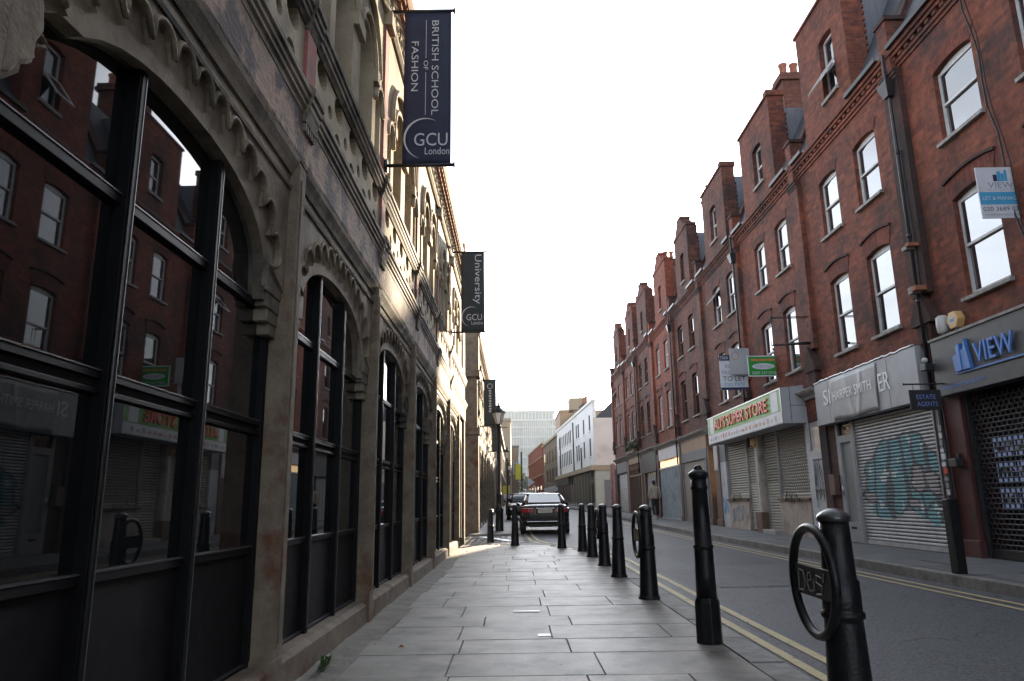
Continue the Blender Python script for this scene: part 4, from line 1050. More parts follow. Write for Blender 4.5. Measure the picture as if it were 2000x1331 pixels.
def shutter(label, ya, yb, za, zb, pitch, m, x=XR + 0.06, solid_below=None, group=None, rail='steel', guides=True, punch=None, slatmat2=None):
    """roller shutter: curved slats one by one between guide rails, bottom bar"""
    t = thing('roller_shutter', label, 'shutter', (x, (ya + yb) / 2, za), group=group)
    n = int(round((zb - za - 0.08) / pitch))
    b = MB(); hw = pitch / 2
    prof = [(x + 0.014, -hw + 0.004), (x - 0.004, -hw + 0.010), (x - 0.012, -hw * 0.25), (x - 0.010, hw * 0.35), (x + 0.0, hw - 0.012), (x + 0.016, hw - 0.004), (x + 0.02, hw - 0.004), (x + 0.02, -hw + 0.004)]
    me = None
    for k in range(n):
        zc = za + 0.08 + pitch * (k + 0.5)
        mm = MT[m]
        if slatmat2 and zc > solid_below: mm = MT[slatmat2]
        if me is None or (mm.name != me.materials[0].name):
            o = _yprism([(p[0], p[1]) for p in prof], ya + 0.04, yb - 0.04).build('slat', mm, t); me = o.data
            o.location.z = zc
        else:
            o = bpy.data.objects.new('slat', me); link(o); adopt(o, t); o.location.z = zc
    box('bottom_bar', x - 0.02, x + 0.03, ya + 0.03, yb - 0.03, za, za + 0.08, MT[m], t)
    if guides:
        for y_ in (ya, yb - 0.05): box('guide_rail', x - 0.045, x + 0.05, y_, y_ + 0.05, za - 0.01, zb, MT[rail], t)
    return t

# graffiti steel: teal and black letters over bare slats (paint on the metal)
def graffiti_mat():
    m, t, p = _nodes('graffiti_on_steel')
    p.inputs['Roughness'].default_value = 0.42; p.inputs['Metallic'].default_value = 0.25
    u, z, pos = wall_uv(t)
    n = _noise(t, 2.2, 3, pos, 0.5); n2 = _noise(t, 1.3, 2, pos, 0.5)
    yy = _math(t, 'ADD', u, _math(t, 'MULTIPLY', _math(t, 'SUBTRACT', n, 0.5), 0.7)); zz = _math(t, 'ADD', z, _math(t, 'MULTIPLY', _math(t, 'SUBTRACT', n2, 0.5), 0.7))
    def ell(cy, cz, ry, rz, wob=True):
        a = _math(t, 'DIVIDE', _math(t, 'SUBTRACT', yy if wob else u, cy), ry); b_ = _math(t, 'DIVIDE', _math(t, 'SUBTRACT', zz if wob else z, cz), rz)
        return _math(t, 'ADD', _math(t, 'MULTIPLY', a, a), _math(t, 'MULTIPLY', b_, b_))
    def band(v, lo, hi): return _math(t, 'MULTIPLY', _math(t, 'GREATER_THAN', v, lo), _math(t, 'LESS_THAN', v, hi))
    base = _ramp(t, _noise(t, 4, 7), [(0.35, (0.46, 0.465, 0.48)), (0.7, (0.33, 0.335, 0.35))])
    teal = _ramp(t, _noise(t, 5, 5), [(0.35, (0.055, 0.23, 0.28)), (0.7, (0.13, 0.36, 0.41))])
    e1 = ell(13.75, 1.52, 1.28, 0.62); e2 = ell(13.0, 1.15, 0.68, 0.42); e3 = ell(14.45, 0.95, 0.55, 0.24)
    ins = _math(t, 'MAXIMUM', _math(t, 'MAXIMUM', _math(t, 'LESS_THAN', e1, 1.0), _math(t, 'LESS_THAN', e2, 1.0)), _math(t, 'LESS_THAN', e3, 1.0))
    col = _mix(t, ins, base, teal)
    # letter counters and outlines
    w = t.nodes.new('ShaderNodeTexWave'); w.wave_type = 'BANDS'; w.bands_direction = 'Y'
    w.inputs['Scale'].default_value = 0.62; w.inputs['Distortion'].default_value = 5.5; w.inputs['Detail'].default_value = 1.0; w.inputs['Detail Scale'].default_value = 1.4
    t.links.new(pos, w.inputs['Vector'])
    strokes = _math(t, 'MULTIPLY', _math(t, 'LESS_THAN', w.outputs['Fac'], 0.16), ins)
    col = _mix(t, _math(t, 'MULTIPLY', strokes, 0.9), col, (0.02, 0.022, 0.03))
    for e_ in (e1,): col = _mix(t, _math(t, 'MULTIPLY', band(e_, 1.0, 1.16), 0.85), col, (0.02, 0.022, 0.03))
    for cy, cz, ry, rz in ((13.15, 1.42, 0.28, 0.2), (12.72, 1.38, 0.16, 0.17), (13.35, 0.98, 0.22, 0.10), (14.95, 1.18, 0.30, 0.10)):
        e_ = ell(cy, cz, ry, rz); col = _mix(t, _math(t, 'LESS_THAN', e_, 1.0), col, (0.30, 0.27, 0.29)); col = _mix(t, band(e_, 0.7, 1.25), col, (0.03, 0.02, 0.025))
    white = _math(t, 'MULTIPLY', _math(t, 'GREATER_THAN', _noise(t, 3.1, 2, pos), 0.66), ins)
    col = _mix(t, white, col, (0.50, 0.55, 0.58))
    t.links.new(col, p.inputs['Base Color'])
    return m
MT['graffiti'] = graffiti_mat()
def punched_mat(name, c1, c2):
    m, t, p = _nodes(name)
    u, z, pos = wall_uv(t); cb_ = t.nodes.new('ShaderNodeCombineXYZ'); t.links.new(u, cb_.inputs[0]); t.links.new(z, cb_.inputs[1])
    b = t.nodes.new('ShaderNodeTexBrick'); t.links.new(cb_.outputs[0], b.inputs['Vector'])
    b.inputs['Scale'].default_value = 1; b.inputs['Brick Width'].default_value = 0.13; b.inputs['Row Height'].default_value = 0.0775; b.inputs['Mortar Size'].default_value = 0.016; b.inputs['Mortar Smooth'].default_value = 0.1
    b.inputs['Color1'].default_value = (0.018, 0.017, 0.016, 1); b.inputs['Color2'].default_value = (0.018, 0.017, 0.016, 1); b.inputs['Mortar'].default_value = (*c1, 1)
    col = _mix(t, _ramp(t, _noise(t, 3, 6), [(0.4, (0, 0, 0)), (0.7, (0.5, 0.5, 0.5))]), b.outputs['Color'], tuple(x * 0.5 for x in c1))
    t.links.new(col, p.inputs['Base Color']); p.inputs['Roughness'].default_value = 0.55
    _bump(t, p, b.outputs['Fac'], 0.006)
    return m
MT['punched'] = punched_mat('punched_shutter_steel', (0.42, 0.39, 0.33), None)

# house 2: pale grey sign with tarpaulin, graffiti shutter, door
shutter('silver roller shutter with turquoise and black graffiti beside a grey door', 12.36, 15.4, 0.17, 2.66, 0.066, 'graffiti', x=XR + 0.02)
s = thing('shop_sign', 'pale grey shop sign partly hidden by a sagging grey tarpaulin', 'sign', (7.05, 14.4, 3.2))
b = MB().box(6.98, XR, 12.30, 16.62, 2.70, 3.66)
b.build('sign_box', MT['grey_fascia'], s, bevel=0.006)
for k, y_ in enumerate((13.3, 15.9)): box('panel_seam', 6.977, 6.985, y_, y_ + 0.008, 2.71, 3.65, MT['dk_fascia'], s)
b = MB(); rr = random.Random(3)
pts = [(6.99, 12.32 + k * 0.11, 3.675 + rr.uniform(-0.012, 0.02)) for k in range(40)]
b.tube(pts, 0.026, 7); b.build('flashing', MT['alloy'], s)
# tarp: folded sheet
vs = []; fs = []; ny, nz = 40, 10
for i in range(ny + 1):
    f = i / ny; yy = 13.68 + (15.72 - 13.68) * f
    for j in range(nz + 1):
        q = j / nz
        fold = 0.035 * abs(sin(7.0 * f + 2.4 * q)) ** 3 + 0.05 * max(0, 1 - abs(f - (0.50 + 0.16 * (1 - q))) / 0.05) * (0.3 + q) * 0.8 + 0.03 * max(0, 1 - abs(f - 0.30 - 0.1 * q) / 0.04)
        vs.append((6.968 - fold * 0.45, yy + 0.05 * q * (1 - f), 3.64 - 0.93 * q + 0.02 * sin(9 * f) * q))
for i in range(ny):
    for j in range(nz):
        a = i * (nz + 1) + j; fs.append((a, a + 1, a + nz + 2, a + nz + 1))
bb = MB(); bb.add(vs, fs, True); tp = bb.build('tarpaulin', MT['tarp'], s); sm = tp.modifiers.new('thick', 'SOLIDIFY'); sm.thickness = 0.004
text('SI', 'lettering', s, (6.978, 15.98, 3.28), '-x', 0.36, 0.34, MT['letter_white'], 0.012)
text('ER', 'lettering', s, (6.978, 13.45, 3.22), '-x', 0.42, 0.34, MT['letter_white'], 0.012)
text('HARPER SMITH', 'lettering', s, (6.925, 14.72, 3.24), '-x', 1.72, 0.20, MT['letter_white'], 0.004)
d = MB().box(XR + 0.02, XR + 0.07, 15.47, 16.12, 0.33, 2.36)
dr = d.build('door', MT['door_grey'], H[2]); b = MB()
for (a, c, za, zb) in ((15.41, 15.47, 0.17, 2.68), (16.12, 16.20, 0.17, 2.68), (15.47, 16.12, 2.36, 2.42), (15.47, 16.12, 0.17, 0.33), (15.47, 15.54, 0.33, 2.36), (16.04, 16.12, 0.33, 2.36), (15.54, 16.04, 0.33, 0.58), (15.54, 16.04, 2.27, 2.36)):
    b.box(XR - 0.03, XR + 0.018, a, c, za, zb)
b.build('door_frame', MT['pale_frame'], dr); box('letter_slot', XR - 0.036, XR - 0.03, 15.68, 15.92, 0.44, 0.49, MT['dark'], dr)
box('fanlight', XR + 0.03, XR + 0.04, 15.47, 16.12, 2.42, 2.68, MT['glass_dk'], dr)
b = MB().tube([(XR - 0.06, 16.06, 1.15), (XR - 0.06, 16.06, 1.35)], 0.012, 6); b.build('handle', MT['chrome'], dr)
box('shop_pier', XR - 0.02, XR + 0.3, 16.22, 16.6, 0.1, 2.72, MT['brick_soot'], H[2])
box('electric_box', XR - 0.14, XR - 0.02, 16.28, 16.56, 1.15, 1.6, MT['brown_wood'], H[2], bevel=0.01)

# house 1: dark grey estate agent sign, rod grille with lit posters
s = thing('shop_sign', 'dark slate grey estate agent sign with raised blue skyline emblem and blue letters', 'sign', (7.0, 9.6, 3.1))
box('sign_box', 6.98, XR, 5.5, 11.82, 2.68, 3.60, MT['dk_fascia'], s, bevel=0.006)
box('flashing', 6.955, XR, 5.5, 11.84, 3.60, 3.64, MT['sill'], s)
b = MB()
b.prism([(11.16, 2.99), (11.20, 3.24), (11.08, 3.26), (11.07, 2.99)], 'x', 6.93, 6.98); b.prism([(11.065, 2.99), (11.075, 3.38), (10.99, 3.41), (10.985, 2.99)], 'x', 6.92, 6.98)
b.prism([(10.98, 2.99), (10.985, 3.30), (10.92, 3.31), (10.91, 2.99)], 'x', 6.93, 6.98); b.prism([(10.905, 2.99), (10.905, 3.30), (10.86, 3.46), (10.78, 2.99)], 'x', 6.925, 6.98)
b.build('emblem', MT['blue'], s)
text('VIEW', 'lettering', s, (6.96, 10.23, 3.19), '-x', 0.88, 0.30, MT['blue'], 0.03)
box('underline', 6.955, 6.98, 9.2, 11.2, 2.955, 2.98, MT['blue'], s)
text('viewpropertiesuk.com', 'lettering', s, (6.979, 11.1, 2.80), '-x', 1.1, 0.10, MT['blue'], 0.004)
t = thing('roller_grille', 'black rod grille shutter over the estate agent window with lit posters', 'shutter', (XR + 0.1, 9.5, 0.2))
me = None
for k in range(31):
    z_ = 0.30 + k * 0.075
    if me is None:
        o = MB().tube([(XR + 0.06, 6.0, 0), (XR + 0.06, 11.48, 0)], 0.0135, 6).build('slat', MT['black_pipe'], t); me = o.data
    else:
        o = bpy.data.objects.new('slat', me); link(o); adopt(o, t)
    o.location.z = z_
b = MB()
for k in range(31):
    for j in range(46):
        y_ = 6.05 + j * 0.118 + (0.059 if k % 2 else 0)
        b.box(XR + 0.052, XR + 0.068, y_ - 0.011, y_ + 0.011, 0.30 + k * 0.075 + 0.012, 0.30 + k * 0.075 + 0.063)
b.build('grille_link', MT['black_pipe'], t, kind='stuff', fix=False)
box('bottom_bar', XR + 0.03, XR + 0.09, 6.0, 11.5, 0.17, 0.29, MT['black_pipe'], t); box('guide_rail', XR, XR + 0.1, 11.44, 11.5, 0.17, 2.7, MT['black_pipe'], t)
for r_ in range(3):
    for c_ in range(4):
        ya = 11.32 - c_ * 0.48
        pt = box('poster', XR + 0.24, XR + 0.25, ya - 0.42, ya, 1.66 - r_ * 0.39, 1.97 - r_ * 0.39, MT['poster'])
        rr = random.Random(r_ * 7 + c_)
        tag(pt, 'lit blue poster in the estate agent window, %s row, %s from the red pier' % (('top', 'middle', 'bottom')[r_], ('first', 'second', 'third', 'fourth')[c_]), 'poster', 'lit posters in the estate agent window')
        for q in range(4): box('photo_print', XR + 0.234, XR + 0.24, ya - 0.40 + 0.10 * q, ya - 0.33 + 0.10 * q, 1.74 - r_ * 0.39 + rr.uniform(0, .04), 1.86 - r_ * 0.39 + rr.uniform(0, .05), MT[('ink_navy', 'ink_grey', 'brown_wood', 'board_white')[rr.randrange(4)]], pt)

# hanging sign
t = thing('hanging_sign', 'black hanging sign reading estate agents on a bracket over the pavement', 'sign', (6.7, 11.6, 2.6))
b = MB().tube([(XR, 11.6, 2.875), (6.33, 11.6, 2.875)], 0.014, 8); b.tube([(6.47, 11.6, 2.87), (6.47, 11.6, 2.78)], 0.005, 5); b.tube([(6.85, 11.6, 2.87), (6.85, 11.6, 2.78)], 0.005, 5); b.ball((6.33, 11.6, 2.875), 0.02, 8, 6)
b.build('bracket', MT['black_pipe'], t)
box('board', 6.395, 6.905, 11.588, 11.612, 2.455, 2.78, MT['black_board'], t, bevel=0.004)
text('ESTATE', 'lettering', t, (6.655, 11.586, 2.665), '-y', 0.31, 0.072, MT['sign_blue'], 0.001)
text('AGENTS', 'lettering', t, (6.665, 11.586, 2.55), '-y', 0.33, 0.072, MT['sign_blue'], 0.001)

# alarm boxes
t = thing('alarm_box', 'cream hexagonal alarm box with orange side above the dark grey sign', 'alarm', (7.1, 11.28, 3.86))
hx = [(11.28 + 0.155 * cos(pi * k / 3), 3.86 + 0.155 * sin(pi * k / 3)) for k in range(6)]
MB().prism(hx, 'x', XR - 0.13, XR).build('case', MT['orange_box'], t, bevel=0.012)
box('badge', XR - 0.134, XR - 0.13, 11.22, 11.34, 3.80, 3.91, MT['alarm_white'], t); box('badge_print', XR - 0.137, XR - 0.134, 11.24, 11.32, 3.83, 3.88, MT['ink_cyan'], t)
t = thing('alarm_box', 'off white rounded alarm siren next to the hexagonal alarm box', 'alarm', (7.1, 11.62, 3.86))
MB().lathe([(0.07, 0), (0.095, 0.03), (0.10, 0.15), (0.095, 0.27), (0.06, 0.30)], (XR - 0.09, 11.60, 3.71), 14).build('case', MT['alarm_white'], t)
box('wall_plate', XR - 0.03, XR, 11.52, 11.68, 3.76, 3.96, MT['alarm_white'], t)

# houses 3 + 4: super store sign box and shutters
s = thing('shop_sign', 'big boxed green super store sign with raised red letters projecting over the shutters', 'sign', (6.9, 21.2, 3.4))
XA = 6.62
_yprism([(XA, 2.90), (XR, 2.90), (XR, 3.84), (XA, 3.78)], 17.75, 24.75).build('sign_box', MT['grey_fascia'], s, bevel=0.008)
box('green_panel', XA - 0.006, XA, 17.83, 24.67, 3.21, 3.75, MT['green'], s)
box('pale_panel', XA - 0.006, XA, 17.80, 24.70, 2.92, 3.205, MT['board_white'], s)
for (a, c) in ((18.02, 18.5), (24.0, 24.4)): box('pale_panel', XA - 0.010, XA - 0.006, a, c, 3.23, 3.74, MT['board_white'], s)
b = MB().box(XA - 0.02, XA, 17.75, 24.75, 3.75, 3.785); b.box(XA - 0.02, XA, 17.75, 17.80, 2.9, 3.75); b.build('edge_trim', MT['alloy'], s)
text("ALI'S SUPER STORE", 'lettering', s, (XA - 0.006, 21.3, 3.485), '-x', 5.1, 0.36, MT['red_letter'], 0.03, bold=0.02)
rr = random.Random(8)
for k in range(22):
    y_ = 18.2 + k * 0.29
    box('small_print', XA - 0.009, XA - 0.006, y_, y_ + rr.uniform(0.1, 0.24), 3.0, 3.0 + rr.uniform(0.07, 0.13), MT[('tarp', 'tarp', 'grey_fascia', 'ink_orange')[rr.randrange(4)]], s)
box('side_seam', XA + 0.2, XA + 0.212, 17.744, 17.75, 2.91, 3.8, MT['dk_fascia'], s); box('side_seam', XA + 0.21, XR, 17.744, 17.75, 3.33, 3.342, MT['dk_fascia'], s)
shutter('punched cream roller shutter next to the white graffiti door', 17.98, 20.05, 1.08, 2.92, 0.0775, 'cream_metal', solid_below=1.20, slatmat2='punched', group='cream shutters under the super store sign')
shutter('narrow cream roller shutter on the near side of the leaning shop pillar', 20.08, 21.15, 0.20, 2.92, 0.0775, 'cream_metal', solid_below=1.5, slatmat2='punched', group='cream shutters under the super store sign')
shutter('narrow cream roller shutter on the far side of the leaning shop pillar', 21.62, 22.72, 0.20, 2.92, 0.0775, 'cream_metal', solid_below=1.5, slatmat2='punched', group='cream shutters under the super store sign')
shutter('punched cream roller shutter farthest from the camera under the super store sign', 22.75, 24.85, 1.12, 2.92, 0.0775, 'cream_metal', solid_below=1.24, slatmat2='punched', group='cream shutters under the super store sign')
for (a, c) in ((17.98, 20.05), (22.75, 24.85)):
    box('stall_riser', XR - 0.03, XR + 0.25, a, c, 0.1, 1.04, MT['riser'], H[3] if a < 20 else H[4]); box('shop_sill', XR - 0.08, XR + 0.25, a - 0.02, c + 0.02, 1.04, 1.10, MT['brown_wood'], H[3] if a < 20 else H[4])
box('door_step', XR - 0.22, XR + 0.2, 20.1, 21.1, 0.1, 0.26, MT['sill'], H[3], bevel=0.02)
box('pillar_strip', XR - 0.16, XR - 0.121, 21.25, 21.34, 0.7, 2.55, MT['door_white'], H[3]); box('pillar_base', XR - 0.2, XR + 0.1, 21.15, 21.66, 0.1, 0.72, MT['brown_wood'], H[3], bevel=0.01)
MB().ball((XR - 0.16, 21.4, 2.72), 0.10, 12, 8, (1, 1, 1.3)).build('door_lamp', MT['orange_box'], H[3])
# white graffiti door
dr = MB().box(XR + 0.02, XR + 0.06, 17.0, 17.72, 0.2, 2.12).build('door', MT['door_white'], H[3])
b = MB()
for (a, c, za, zb) in ((16.96, 17.0, 0.18, 3.3), (17.72, 17.92, 0.18, 3.3), (17.0, 17.72, 2.12, 2.20), (17.0, 17.10, 0.2, 2.12), (17.62, 17.72, 0.2, 2.12), (17.1, 17.62, 2.0, 2.12), (17.1, 17.62, 1.28, 1.36), (17.1, 17.62, 0.62, 0.86), (17.1, 17.62, 0.2, 0.36)): b.box(XR - 0.02, XR + 0.018, a, c, za, zb)
b.build('door_frame', MT['door_white'], dr)
box('fanlight', XR + 0.03, XR + 0.04, 17.0, 17.72, 2.2, 3.2, MT['glass_bl'], dr); box('letter_slot', XR - 0.027, XR - 0.02, 17.24, 17.48, 0.70, 0.76, MT['dark'], dr)
def scrawl(parent, y0, y1, z0, z1, m, seed, n=5, x=XR - 0.024, r=0.009, name='graffiti_tag'):
    rr = random.Random(seed); b = MB()
    for k in range(n):
        cy = y0 + (y1 - y0) * (k + 0.5) / n; w = (y1 - y0) / n
        pts = []
        a0 = rr.uniform(0, 6); 
        for i in range(11):
            a = a0 + i * rr.uniform(0.5, 0.75)
            pts.append((x, cy + w * 0.5 * cos(a) * rr.uniform(0.6, 1.1), (z0 + z1) / 2 + (z1 - z0) * 0.5 * sin(a * 1.3 + k) * rr.uniform(0.6, 1)))
        b.tube(pts, r * 0.6, 4, smooth=False)
    return b.build(name, MT[m], parent)
scrawl(dr, 17.12, 17.6, 1.0, 2.0, 'graf_ink', 4, 3); scrawl(dr, 17.15, 17.6, 0.35, 0.7, 'graf_ink', 6, 2)
scrawl(H[3], 18.5, 19.5, 0.95, 1.28, 'graf_ink', 12, 4, XR - 0.09, 0.011); scrawl(H[4], 23.2, 24.2, 1.0, 1.28, 'graf_ink', 13, 4, XR - 0.09, 0.011)
scrawl(H[4], 23.0, 24.5, 0.3, 0.95, 'ice_blue', 14, 4, XR - 0.04, 0.02)
# house 4 far part: white panel, lit doorway with slats
box('white_panel', XR - 0.02, XR + 0.2, 24.9, 25.6, 0.15, 2.35, MT['door_white'], H[4]); scrawl(H[4], 24.95, 25.5, 0.6, 1.2, 'ink_cyan', 3, 2, XR - 0.028, 0.012)
box('upper_panel', XR - 0.02, XR + 0.2, 24.9, 25.6, 2.35, 2.95, MT['grey_board'], H[4])
box('white_panel', XR - 0.075, XR - 0.05, 25.7, 26.15, 2.1, 2.95, MT['door_white'], H[4])
box('doorway', XR + 0.25, XR + 0.3, 26.2, 26.85, 0.15, 2.9, MT['dark'], H[4])
b = MB()
for k in range(13): b.box(XR + 0.15, XR + 0.2, 26.25, 26.8, 1.35 + k * 0.115, 1.41 + k * 0.115)
b.build('lit_slat', MT['lit'], H[4])
# house 5: boarded blue grey front
box('fascia', XR - 0.05, XR + 0.1, 27.2, 31.3, 3.0, 3.46, MT['tan_fascia'], H[5]); box('lower_fascia', XR - 0.06, XR + 0.1, 27.2, 31.3, 2.62, 3.0, MT['grey_board'], H[5])
for (a, c) in ((27.75, 29.3), (29.33, 31.2)): box('board', XR + 0.0, XR + 0.05, a, c, 0.2, 2.62, MT['ply'], H[5])
for y_ in (27.3, 31.2): box('frame_post', XR - 0.05, XR + 0.08, y_, y_ + 0.22 if y_ < 30 else y_ + 0.1, 0.2, 2.62, MT['grey_board'], H[5])
# house 6: white fascia, lit transom, pale blue concertina shutter
box('fascia', XR - 0.05, XR + 0.1, 31.85, 36.3, 2.98, 3.5, MT['board_white'], H[6])
box('lit_transom', XR + 0.0, XR + 0.05, 31.95, 36.2, 2.62, 2.95, MT['lit'], H[6])
box('transom_bar', XR - 0.05, XR + 0.06, 31.9, 36.25, 2.55, 2.62, MT['board_white'], H[6])
t = thing('concertina_shutter', 'pale blue folding concertina shutter under a lit transom window', 'shutter', (XR, 34, 0.2))
for k in range(18):
    y_ = 32.0 + k * 0.232
    o = MB().prism([(XR + 0.05, y_), (XR - 0.045, y_ + 0.116), (XR + 0.05, y_ + 0.228), (XR + 0.075, y_ + 0.114)], 'z', 0.30, 2.55).build('leaf', MT['ice_blue'], t)
box('stall_board', XR - 0.05, XR + 0.1, 31.9, 36.25, 0.15, 0.30, MT['door_white'], t)
# house 7: black board, blinds
box('fascia', XR - 0.08, XR + 0.1, 36.95, 41.1, 2.55, 3.55, MT['black_board'], H[7])
for k in range(8): box('blind_strip', XR + 0.08, XR + 0.1, 38.0 + k * 0.30, 38.0 + k * 0.30 + 0.24, 0.3, 2.55, MT['ice_blue' if k % 2 else 'glass_bl'], H[7])
box('shop_frame', XR - 0.02, XR + 0.1, 40.55, 41.1, 0.2, 2.55, MT['brown_wood'], H[7])
# house 8: brown front with clerestory and teal door
box('fascia', XR - 0.06, XR + 0.1, 41.75, 45.8, 3.25, 3.6, MT['tan_fascia'], H[8])
for k in range(6): box('clerestory_pane', XR + 0.05, XR + 0.06, 41.8 + k * 0.67, 41.8 + k * 0.67 + 0.58, 2.58, 3.2, MT['glass_dk'], H[8])
b = MB()
for k in range(7): b.box(XR - 0.02, XR + 0.06, 41.75 + k * 0.67 - 0.045, 41.75 + k * 0.67 + 0.045, 0.2, 3.25)
b.box(XR - 0.03, XR + 0.06, 41.8, 45.8, 2.5, 2.6); b.build('shop_frame', MT['brown_wood'], H[8])
box('door', XR + 0.02, XR + 0.05, 42.3, 43.0, 0.25, 2.5, MT['shop_glass'], H[8])
# house 9: grey shutter
shutter('grey roller shutter of the last shop at the far end of the terrace', 47.0, 50.9, 0.35, 2.85, 0.11, 'steel')
box('fascia', XR - 0.05, XR + 0.1, 46.9, 51.3, 2.9, 3.6, MT['grey_board'], H[9])
# plants in a box
pb = thing('window_box', 'window box of bushy green plants over the brown shopfront', 'plants', (XR - 0.1, 43.6, 3.9))
box('trough', XR - 0.28, XR - 0.02, 42.3, 45.4, 3.86, 4.06, MT['brown_wood'], pb)
b = MB(); rr = random.Random(21)
for k in range(700):
    c = Vector((XR - 0.15 + rr.gauss(0, 0.13), rr.uniform(42.2, 45.5), 4.05 + abs(rr.gauss(0.1, 0.22)) * (0.6 + 0.6 * sin(rr.uniform(0, 3)))))
    u_ = Vector((rr.gauss(0, 1), rr.gauss(0, 1), rr.gauss(0, 1))).normalized() * 0.07; v_ = u_.orthogonal().normalized() * 0.04
    b.add([tuple(c - u_), tuple(c + v_), tuple(c + u_), tuple(c - v_)], [(0, 1, 2, 3)])
b.build('foliage', MT['foliage'], pb, kind='stuff', fix=False)
# red hoarding at the end of the terrace
hd = thing('hoarding', 'faded red painted hoarding at the far end of the brick terrace', 'hoarding', (XR - 0.1, 53.6, 0.2))
b = MB().prism([(52.3, 0.2), (55.0, 0.2), (55.0, 3.2), (54.3, 3.75), (53.0, 3.75), (52.3, 3.2)], 'x', XR - 0.1, XR); b.build('board', mat('faded_red_hoarding', (0.30, 0.10, 0.085), (0.22, 0.075, 0.07), 2, 0.7, c3=(0.35, 0.28, 0.26), s3=2.2), hd)
box('post', XR - 0.13, XR - 0.1, 53.6, 53.7, 0.2, 3.7, MT['brown_wood'], hd)

# letting boards
def post_board(name, label, y, x0, x1, z0, z1, m, group=None, pole=True, t=0.02):
    o = thing(name, label, 'sign', ((x0 + x1) / 2, y, z0), group=group)
    box('board', x0, x1, y - t, y, z0, z1, MT[m], o)
    if pole: box('support', x1 - 0.02, XR + 0.02, y + 0.002, y + 0.03, (z0 + z1) / 2 - 0.03, (z0 + z1) / 2 + 0.03, MT['brown_wood'], o)
    return o
yb_ = 9.6
o = post_board('letting_board', 'white and blue letting board with a skyline emblem high on the nearest house', yb_, 6.665, 7.33, 4.915, 5.69, 'board_white', 'estate agent boards on the terrace')
yy = yb_ - 0.021
box('blue_band', 6.665, 7.33, yy - 0.002, yy, 5.12, 5.31, MT['ink_cyan'], o)
for k, (a, c, h_) in enumerate(((6.90, 6.955, 0.10), (6.96, 7.01, 0.15), (7.015, 7.06, 0.12), (7.065, 7.10, 0.17))): box('emblem', a, c, yy - 0.002, yy, 5.475, 5.475 + h_, MT['ink_navy' if k == 0 else 'ink_cyan'], o)
text('VIEW', 'lettering', o, (6.99, yy, 5.415), '-y', 0.36, 0.085, MT['ink_grey'], 0.001)
text('PROPERTIES', 'lettering', o, (6.99, yy, 5.345), '-y', 0.42, 0.028, MT['tarp'], 0.001)
text('LET & MANAGED', 'lettering', o, (6.99, yy - 0.003, 5.215), '-y', 0.57, 0.055, MT['board_white'], 0.001)
text('020 3689 0332', 'lettering', o, (6.99, yy, 5.055), '-y', 0.60, 0.065, MT['ink_navy'], 0.001)
text('viewproperties.co.uk', 'lettering', o, (6.95, yy, 4.965), '-y', 0.48, 0.045, MT['ink_grey'], 0.001)
y2 = 21.0
o = post_board('letting_board', 'white to let board with navy header partly covered by a paler board', y2, 6.09, 6.90, 4.22, 5.27, 'board_white', 'estate agent boards on the terrace')
yy = y2 - 0.021
box('header', 6.09, 6.90, yy - 0.002, yy, 5.10, 5.27, MT['ink_navy'], o); box('footer', 6.09, 6.90, yy - 0.002, yy, 4.22, 4.30, MT['ink_navy'], o)
text('TAXH', 'lettering', o, (6.24, yy - 0.003, 5.185), '-y', 0.24, 0.10, MT['board_white'], 0.001)
text('RE', 'lettering', o, (6.34, yy, 4.93), '-y', 0.16, 0.11, MT['ink_grey'], 0.001); text('PRE', 'lettering', o, (6.28, yy, 4.74), '-y', 0.24, 0.11, MT['ink_grey'], 0.001)
text('TO LET', 'lettering', o, (6.50, yy, 4.56), '-y', 0.66, 0.14, MT['ink_navy'], 0.001); text('020 7377', 'lettering', o, (6.50, yy, 4.39), '-y', 0.60, 0.09, MT['ink_cyan'], 0.001)
o = post_board('letting_board', 'plain pale board with a faint orange ring overlapping the to let board', y2 - 0.14, 6.37, 6.95, 4.66, 5.44, 'grey_fascia', 'estate agent boards on the terrace')
MB().tube([(6.53 + 0.115 * cos(a * pi / 10), y2 - 0.162, 5.22 + 0.115 * sin(a * pi / 10)) for a in range(20)], 0.008, 5, True).build('ring_print', MT['ink_orange'], o)
y3 = 19.5
o = post_board('letting_board', 'green estate agent board with a white oval above the super store sign', y3, 6.43, 7.27, 4.36, 4.94, 'green_bd', 'estate agent boards on the terrace')
yy = y3 - 0.021
b = MB()
for (a, c, za, zb) in ((6.43, 7.27, 4.36, 4.39), (6.43, 7.27, 4.91, 4.94), (6.43, 6.46, 4.39, 4.91), (7.24, 7.27, 4.39, 4.91)): b.box(a, c, yy - 0.004, yy, za, zb)
b.build('border', MT['board_white'], o)
MB().prism([(6.86 + 0.31 * cos(2 * pi * k / 28), 4.64 + 0.085 * sin(2 * pi * k / 28)) for k in range(28)], 'y', yy - 0.003, yy).build('oval', MT['board_white'], o) if False else None
vs = [(6.86 + 0.31 * cos(2 * pi * k / 28), yy - 0.002, 4.64 + 0.085 * sin(2 * pi * k / 28)) for k in range(28)]
MB().add(vs, [tuple(range(28))]).build('oval', MT['board_white'], o)
text('STORE ONLY', 'lettering', o, (6.86, yy - 0.003, 4.64), '-y', 0.46, 0.075, MT['ink_grey'], 0.001)
text('0207 247 0740', 'lettering', o, (6.87, yy, 4.46), '-y', 0.66, 0.075, MT['board_white'], 0.001)
for k, (a, c) in enumerate(((6.53, 6.72), (6.75, 6.95), (6.98, 7.18))): box('small_print', a, c, yy - 0.002, yy, 4.79, 4.85, MT['ink_orange'], o)
o = post_board('letting_board', 'narrow white board edge behind the green estate agent board', y3 + 0.30, 6.9, 7.45, 4.42, 4.92, 'board_white', 'estate agent boards on the terrace', pole=False)

